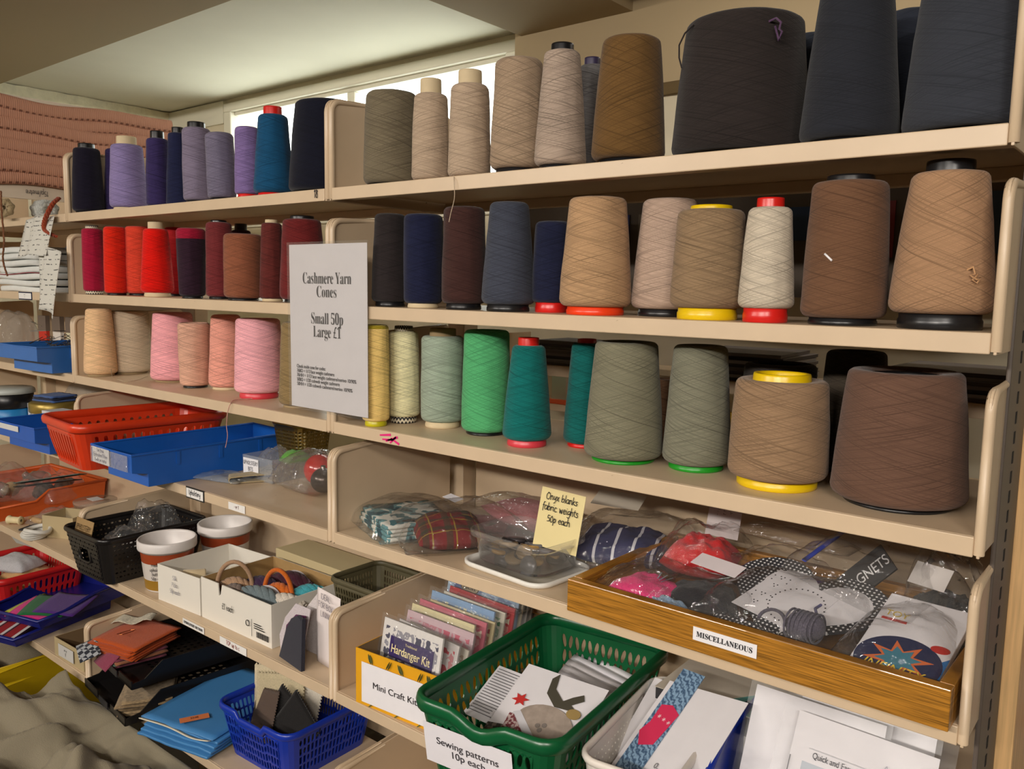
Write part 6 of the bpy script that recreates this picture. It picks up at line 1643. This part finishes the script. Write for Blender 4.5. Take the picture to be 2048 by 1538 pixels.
SL = ('white pattern sheet furthest back in the green basket', 'white pattern sheet second from the back in the green basket', 'greyish pattern sheet third from the back in the green basket', 'greyish pattern sheet fourth from the back in the green basket', 'white pattern sheet fifth from the back in the green basket', 'white pattern sheet just behind the pictured one')
for k in range(6):
    du, dv = -8*k, 10*k
    z_ = .858+.004*k
    t, w_, h_ = placed_sheet(SL[k], at(1095+du, 1375+dv, z=z_-.045), at(1215+du, 1440+dv, z=z_-.045), at(1162+du, 1302+dv, z=z_), paper(((232, 230, 234), (226, 224, 230), (196, 192, 194), (200, 196, 198), (222, 220, 226), (228, 226, 230))[k]), curl=lambda u, v, k=k: .003*sin(u*3+k))
    if k == 0:
        mb = MB()
        for q in range(9): mb.box(-w_*.4+w_*.09*q, -w_*.4+w_*.09*q+.0012, -.0046, -.0042, h_*.30, h_*.30+.006*(1+q % 3))
        mb.build('tick_marks', ink((60, 60, 70)), t)
t, w_, h_ = placed_sheet('white text sheet with close printed lines at the left of the green basket', at(925, 1425, z=.845), at(985, 1452, z=.845), at(1030, 1343, z=.890))
lines_on(t, -w_*.42, w_*.42, h_*.06, h_*.94, 17, ink((90, 88, 92)))
t, w_, h_ = placed_sheet('white pattern sheet with a picture of a grey gnome in front in the green basket', at(962, 1464, z=.848), at(1128, 1532, z=.848), at(1096, 1340, z=.908))
def flat(parent, name, poly, m, y=-.0045, th=.0006):
    return MB().prism([(a_*KS, b_*KS) for a_, b_ in poly], 'y', y+.0036-th, y+.0036).build(name, m, parent)
def ell(cx, cz, a, b, n=26, r=0):
    return [(cx+a*cos(q)*cos(r)-b*sin(q)*sin(r), cz+a*cos(q)*sin(r)+b*sin(q)*cos(r)) for q in [2*pi*k/n for k in range(n)]]
KS = w_/.150
def ell(cx, cz, a, b, n=26, r=0):
    return [(cx+a*cos(q)*cos(r)-b*sin(q)*sin(r), cz+a*cos(q)*sin(r)+b*sin(q)*cos(r)) for q in [2*pi*k/n for k in range(n)]]
flat(t, 'picture_ground', [(-.075, .0), (.070, .0), (.070, .045), (.040, .052), (-.02, .030), (-.075, .020)], pattern_mat('ground_print', [(0, (60, 54, 48)), (.45, (110, 100, 90)), (.55, (150, 120, 110))], 60), -.0044)
flat(t, 'picture_hat', [(-.012, .140), (-.004, .112), (.018, .096), (.030, .108), (.044, .118), (.050, .108), (.034, .094), (.050, .085), (.010, .082), (-.014, .100), (-.020, .128)], mat('print_olive', (70, 66, 54), .6), -.0050)
flat(t, 'picture_gnome', ell(.010, .045, .050, .036), mat('print_taupe', (156, 142, 130), .7, noise_amt=.2, noise_scale=90), -.0056)
flat(t, 'picture_band', [(-.046, .050), (-.036, .056), (.020, .014), (.034, .006), (.020, .0), (-.030, .024)], mat('print_grey', (196, 194, 198), .7), -.0062)
flat(t, 'picture_base', [(-.050, .046), (-.042, .046), (.012, .004), (.006, -.0), (-.046, .012)], pattern_mat('red_check', [(0, (110, 50, 56)), (.5, (180, 160, 156))], 220), -.0068)
flat(t, 'picture_leaf', star(6, .015, .007, -.048, .074), mat('print_leaf', (186, 44, 40), .6), -.0056)
flat(t, 'picture_button', ell(.046, .080, .012, .009), mat('print_gold', (150, 126, 76), .6), -.0060)
for k, (x, z) in enumerate(((.004, .042), (.014, .046), (.011, .036))): flat(t, 'picture_bead', ell(x, z, .004, .004, 14), mat('print_bead', (120, 112, 106), .4), -.0064)
bag('clear sleeve curling at the back left inside the green basket', inb(-.055, .24, .045), ga, .09, .10, .05, 95, FILM2, amp=.2)
# white perforated box
WP = plastic((222, 214, 204), 'white_basket', .4)
def dots(side, i, q): return None if side == 'c' else (.5, .5, .16, .16, 2)
basket('basket', 'cream-white perforated box holding a knitting pattern', 'basket', (.632, -.045, S5), radians(8), .128, .27, .118, WP, taper=.012, r=.028, nx=12, ny=20, nv=8, nc=5, hole=dots, rim=.0045, rimflat=1.3, foot=.14, head=.12)
def knit():
    m = bpy.data.materials.new('knit_print'); m.use_nodes = True; nt = m.node_tree; b = nt.nodes['Principled BSDF']
    tc = nt.nodes.new('ShaderNodeTexCoord'); w = nt.nodes.new('ShaderNodeTexWave'); w.wave_type = 'BANDS'; w.bands_direction = 'DIAGONAL'; w.inputs['Scale'].default_value = 55; w.inputs['Distortion'].default_value = 6; w.inputs['Detail Scale'].default_value = 3
    nt.links.new(tc.outputs['Object'], w.inputs[0])
    r = nt.nodes.new('ShaderNodeValToRGB'); r.color_ramp.elements[0].color = (*lin((56, 84, 116)), 1); r.color_ramp.elements[1].color = (*lin((136, 168, 196)), 1)
    nt.links.new(w.outputs['Fac'], r.inputs[0]); nt.links.new(r.outputs[0], b.inputs['Base Color']); b.inputs['Roughness'].default_value = .6; return m
KS = 1.0
t, w_, h_ = placed_sheet('white knitting pattern with a blue knit and red bobbin picture, in the cream-white box', at(1222, 1530, z=.850), at(1378, 1597, z=.874), at(1312, 1353, z=.925))
KS = w_/.150
flat(t, 'picture_knit', [(-.066, .0), (-.020, .0), (-.018, .186), (-.064, .190)], knit(), -.0045)
flat(t, 'picture_bobbin', [(-.066, .066), (-.052, .044), (-.028, .052), (-.022, .086), (-.018, .110), (-.038, .122), (-.058, .118), (-.058, .085)], mat('print_pink', (206, 44, 84), .6), -.0053)
mb = MB()
for k in range(3):
    cx, cz = (-.048+.011*k)*KS, (.098-.003*k)*KS
    for a in (0, 1.05, 2.1): mb.tube([(cx-.003*cos(a), -.0026, cz-.003*sin(a)), (cx+.003*cos(a), -.0026, cz+.003*sin(a))], .0004, 5)
mb.build('picture_stitches', paper((226, 200, 206)), t)
text(t, '0.', (.0, -.0012, .022), X_, Z_, .012, ink((120, 118, 120)))
placed_sheet('second white pattern sheet behind the knitting pattern', at(1214, 1524, z=.838), at(1372, 1590, z=.838), at(1296, 1350, z=.912))
t, w_, h_ = placed_sheet('clear punched sleeve behind the knitting pattern', at(1204, 1518, z=.832), at(1364, 1588, z=.832), at(1284, 1352, z=.904), clear('sleeve', haze=.18, crinkle=.2))
mb = MB()
for z in (.06, .13, .17): mb.prism(ell(-w_/2+.006, z*h_/.215, .0032, .0032, 14), 'y', -.0012, -.0006)
mb.build('punch_hole', mat('hole_grey', (110, 100, 94), .8), t)
# blue tray with Christmas ornament patterns
BT = plastic((14, 46, 150), 'blue_tray', .28)
t = thing('document_bin', 'royal blue document bin of Christmas ornament patterns at the bottom right', 'bin', (.832, -.050, S5), radians(5))
w, d, h = .225, .29, .120
mb = MB()
def tr(s): return [(s*w/2, 0, h*.55), (s*w/2, 0, 0), (s*w/2, d, 0), (s*w/2, d, h*1.15), (s*w/2, d*.50, h*1.15), (s*w/2, d*.12, h*.80)]
a, b = tr(-1), tr(1)
mb.add(a+b, [(0,1,2,3,4,5), (11,10,9,8,7,6), (0,6,7,1), (1,7,8,2), (2,8,9,3)])
mb.build('body', BT, t, solid=.004, merge=True)
MB().tube([a[5], a[0], b[0], b[5], b[4], b[3], a[3], a[4]], .0055, 8, closed=True).build('rim', BT, t, smooth=True)
MB().grid(lambda u, v: (-w/2+.004+.002*sin(v*6), .03+.12*u, .030+.045*v*u), 10, 8).build('clear_window', clear('window_film', haze=.12, crinkle=.4), t, smooth=True)
for k, (lb, dx, y, hh) in enumerate((('plain white sleeve of patterns furthest back in the blue bin', .010, .155, .215), ('white pattern in a clear sleeve at the left of the blue bin', -.040, .115, .205))):
    p = pattern_sheet(lb, (.845+dx, -.05+y, S5+.006), (radians(-24), radians(1), radians(2)), .165, hh)
    MB().grid(lambda u, v: (-.090+.18*u, -.003-.002*sin(u*6+v*4), (hh+.012)*v), 10, 8).build('film', FILM3, p, smooth=True)
t = pattern_sheet('white Quick and Easy Christmas Ornament pattern in front in the blue bin', (.868, .030, S5+.006), (radians(-28), radians(1), radians(0)), .165, .205)
MB().grid(lambda u, v: (-.100+.20*u, -.006-.002*sin(u*6+v*4), .226*v), 12, 8).build('film', FILM3, t, smooth=True)
text(t, 'Quick and Easy Christmas Ornament', (.005, -.0036, .158), X_, Z_, .0105, ink((70, 70, 76)), fit=.118)
text(t, 'by Needle Maker', (.042, -.0036, .143), X_, Z_, .005, ink((110, 110, 116)), fit=.030)
text(t, 'Materials', (.010, -.0036, .138), X_, Z_, .006, ink((60, 100, 150)), fit=.018)
lines_on(t, .0, .05, .10, .132, 5, ink((110, 110, 114)), -.0036)
MB().box(-.0810, -.0800, -.0036, -.0032, .08, .15).build('picture_border', ink((90, 90, 96)), t)
KS = 1.0
flat(t, 'picture_sky', [(-.066, .080), (-.004, .080), (-.004, .148), (-.066, .148)], mat('print_sky', (172, 180, 190), .6), -.0034)
flat(t, 'picture_wool', ell(-.050, .098, .014, .022), mat('print_maroon', (110, 50, 54), .6), -.0040)
flat(t, 'picture_snowman', ell(-.028, .100, .017, .022), mat('print_white', (224, 222, 222), .6), -.0043)
lines_on(t, -.06, .07, .165, .1655, 1, ink((190, 190, 194)), -.0036)
hand(t, ['0.30'], (.035, -.008, .172), X_, Z_, .0045, ink((160, 160, 176)))
# magazines behind
MG = [paper((206, 200, 190)), paper((40, 40, 42)), paper((150, 150, 150))]
for k in range(5):
    c = thing('magazine', ('lowest magazine in the stack behind the cream-white box', 'second magazine up behind the cream-white box', 'third magazine up behind the cream-white box', 'dark magazine second from top behind the cream-white box', 'top magazine with a teal cover behind the cream-white box')[k], 'magazine', (.650+.004*k, .155, S5+.0005+.0275*k), radians(-6+2*k), 'magazines behind the cream-white box')
    MB().box(-.10, .10, 0, .13, .0005, .0265).build('pages', MG[k % 3], c)
    MB().box(-.101, .101, -.001, .13, .0265, .0272).build('cover', paper(((170, 150, 140), (60, 56, 60), (120, 110, 104), (44, 42, 44), (196, 186, 170))[k]), c)
    if k == 4:
        MB().prism([(-.02, .0), (.101, .0), (.101, .075), (.03, .07)], 'z', .0272, .0277).build('cover_panel', mat('print_aqua', (96, 156, 150), .5), c)
        text(c, 'For', (.04, .035, .0278), (-1, 0, 0), (0, -1, 0), .03, ink((40, 40, 44)), fit=.045, shear=.2)
bag('crumpled clear bag over the kits at the back of the yellow box', (.165, .265, S5+.125), 0, .15, .07, .05, 97, FILM, amp=.3)
# things seen between the right-hand post and the tray
for k in range(3):
    c = thing('leaflet', ('white leaflet nearest the pale pine post, lowest', 'pink printed leaflet beside the pale pine post', 'white leaflet beside the pale pine post, topmost')[k], 'leaflet', (1.075+.01*k, .42+.02*k, .86+.085*k), (radians(-8), 0, radians(-30)), 'leaflets beyond the end post')
    MB().box(-.05, .05, 0, .003, 0, .12).build('paper', paper(((206, 200, 196), (196, 140, 150), (212, 210, 212))[k]), c)
    MB().box(-.04, .04, -.0006, 0, .03, .06).build('print', mat('print_maroon2', (140, 50, 66), .6), c)
# ---------------------------------------------------------------- the other side of the unit, seen through the gaps
def rear_shelf(label, z, x0=0.0, x1=1.0):
    t = thing('rear_shelf', label, 'shelf', ((x0+x1)/2, .36, z), 0, 'shelves on the far side of the unit')
    w = (x1-x0)/2
    MB().box(-w+.01, w-.01, .012, .19, -.02, 0).build('deck', CREAM, t, bevel=.001)
    for s in (-1, 1):
        MB().box(s*(w-.004)-.0015, s*(w-.004)+.0015, .0, .19, -.021, .05).build('end_bracket', CREAM, t)
    return t
rear_shelf('cream shelf on the far side behind the third-shelf cones', 1.352)
rear_shelf('cream shelf on the far side behind the teal cones, lower', 1.215)
RB_ = mat('rear_board', (78, 68, 58), .8)
o = MB().box(-.49, .49, 0, .012, 0, .20).build('header_board', RB_, None, (.5, .50, 1.49)); tag(o, 'dark header board on the far side behind the second shelf', 'board')
def poster(label, x, y, z, w, h, m, extra=None):
    t = thing('poster', label, 'poster', (x, y, z), 0)
    MB().box(-w/2, w/2, 0, .002, 0, h).build('sheet', m, t)
    return t
t = poster('dark red poster with a black rounded shape behind the brown cone', .720, .495, 1.555, .085, .088, mat('poster_red', (110, 26, 30), .6))
MB().prism([(.012+.022*cos(q)*1.0, .046+.032*sin(q)) for q in [2*pi*k/24 for k in range(24)]], 'y', -.001, 0).build('shape', mat('poster_black', (20, 20, 22), .6), t)
poster('dark blue poster behind the slim oatmeal cone', .600, .495, 1.585, .10, .055, mat('poster_blue', (20, 50, 84), .6))
poster('slate blue poster at the right end behind the tall tan cone', .900, .495, 1.560, .11, .09, mat('poster_slate', (34, 54, 80), .6))
t = poster('grey poster with a black arrow outline behind the tan cone', .345, .495, 1.53, .085, .11, mat('poster_grey', (104, 94, 80), .7))
MB().tube([(x*.001, -.0012, z*.001) for x, z in ((-8, 62), (-2, 86), (30, 90), (30, 80), (6, 68), (2, 60))], .0010, 5, closed=True).build('arrow', ink((16, 16, 16)), t)
poster('blue card with brown patch behind the dark navy cone', .245, .495, 1.555, .075, .085, mat('poster_navy', (18, 26, 84), .6))
rn = random.Random(8)
MS = [paper((96, 88, 86)), paper((150, 146, 146)), paper((70, 64, 66)), paper((120, 112, 110))]
booklet_stack('thin magazine in the far stack behind the squat taupe cone', 'magazine stack behind the squat taupe cone', (.565, .385, 1.3525), .03, .15, .165, 8, .0058, MS, rn)
booklet_stack('thin magazine in the far stack behind the widest brown cone', 'magazine stack behind the widest brown cone', (.870, .385, 1.3525), -.02, .16, .165, 7, .0058, MS, rn)
booklet_stack('thin magazine in the far stack behind the teal cones', 'magazine stack behind the teal cones', (.24, .385, 1.3525), .0, .17, .10, 8, .0058, MS, rn)
# things standing on wall ledges in the far aisle, glimpsed through the unit
def ledge(label, x0, x1, y, z):
    o = MB().box(-(x1-x0)/2, (x1-x0)/2, 0, YB-y-.001, -.018, 0).build('wall_ledge', CREAM, None, ((x0+x1)/2, y, z), bevel=.001)
    return tag(o, label, 'ledge')
P = at(1150, 800, y=.97); Q = at(1195, 735, y=.97); zc = P.z
ledge('cream wall ledge in the far aisle behind the teal cones', P.x-.16, P.x+.20, .93, zc-.012)
t = thing('card_pack', 'pale green card with a small grey picture between the two teal cones', 'card', (P.x+.01, .985, zc-.0118), radians(20))
hh = Q.z-zc+.012
MB().box(-.085, .085, 0, .004, 0, hh).build('card', paper((186, 206, 180)), t); MB().box(-.045, .050, -.0008, 0, hh*.25, hh*.85).build('frame', paper((206, 200, 180)), t); MB().box(-.032, .036, -.0014, -.0006, hh*.33, hh*.78).build('picture', pattern_mat('photo_print', [(0, (50, 50, 52)), (.5, (110, 112, 110)), (.6, (160, 160, 150))], 60), t)
t = thing('tray', 'shallow orange tray under the pale green card', 'tray', (P.x, .935, zc-.0118), 0)
MB().box(-.10, .10, 0, .030, 0, .010).build('body', mat('orange_print', (222, 88, 30), .5), t, bevel=.003); MB().box(-.10, .10, -.002, 0, .006, .012).build('rim', mat('orange_print', (222, 88, 30), .5), t)
P = at(1978, 585, y=.97); Q = at(1978, 540, y=.97); zl = P.z
ledge('cream wall ledge in the far aisle behind the second-shelf cones', -.35, 1.10, .93, zl)
def packet(label, u, v, y, w, h, c0, c1):
    p = at(u, v, y=y)
    t = thing('packet', label, 'packet', (p.x, y, zl+.0002), 0)
    MB().box(-w/2, w/2, 0, .012, 0, h).build('pack', mat('pack_%d_%d_%d' % c0, c0, .3, coat=.4), t, bevel=.002); MB().box(-w/2-.001, w/2+.001, -.001, .013, h*.66, h*1.02).build('header', paper(c1), t)
packet('lime green packet glimpsed right of the tall tan cone', 1980, 570, .965, .05, .075, (130, 206, 24), (120, 190, 40))
packet('pink and yellow packet glimpsed between oatmeal and brown cones', 1587, 570, .965, .05, .075, (222, 180, 50), (206, 60, 140))
packet('pale blue packet glimpsed right of the tan cone', 1258, 590, .965, .06, .07, (150, 180, 180), (190, 206, 206))
t = thing('packet', 'yellow and green packet glimpsed left of the squat taupe cone', 'packet', (.515, .44, 1.2155), 0)
MB().box(-.03, .03, 0, .01, 0, .07).build('pack', paper((150, 180, 150)), t); MB().box(-.03, .03, -.001, .011, .045, .075).build('header', paper((206, 160, 30)), t)
t = thing('packet', 'pink packet glimpsed right of the widest brown cone', 'packet', (.955, .42, 1.2155), 0)
MB().box(-.02, .02, 0, .01, 0, .10).build('pack', paper((206, 60, 120)), t); MB().box(-.02, .02, -.001, .011, .08, .105).build('header', paper((222, 180, 200)), t)
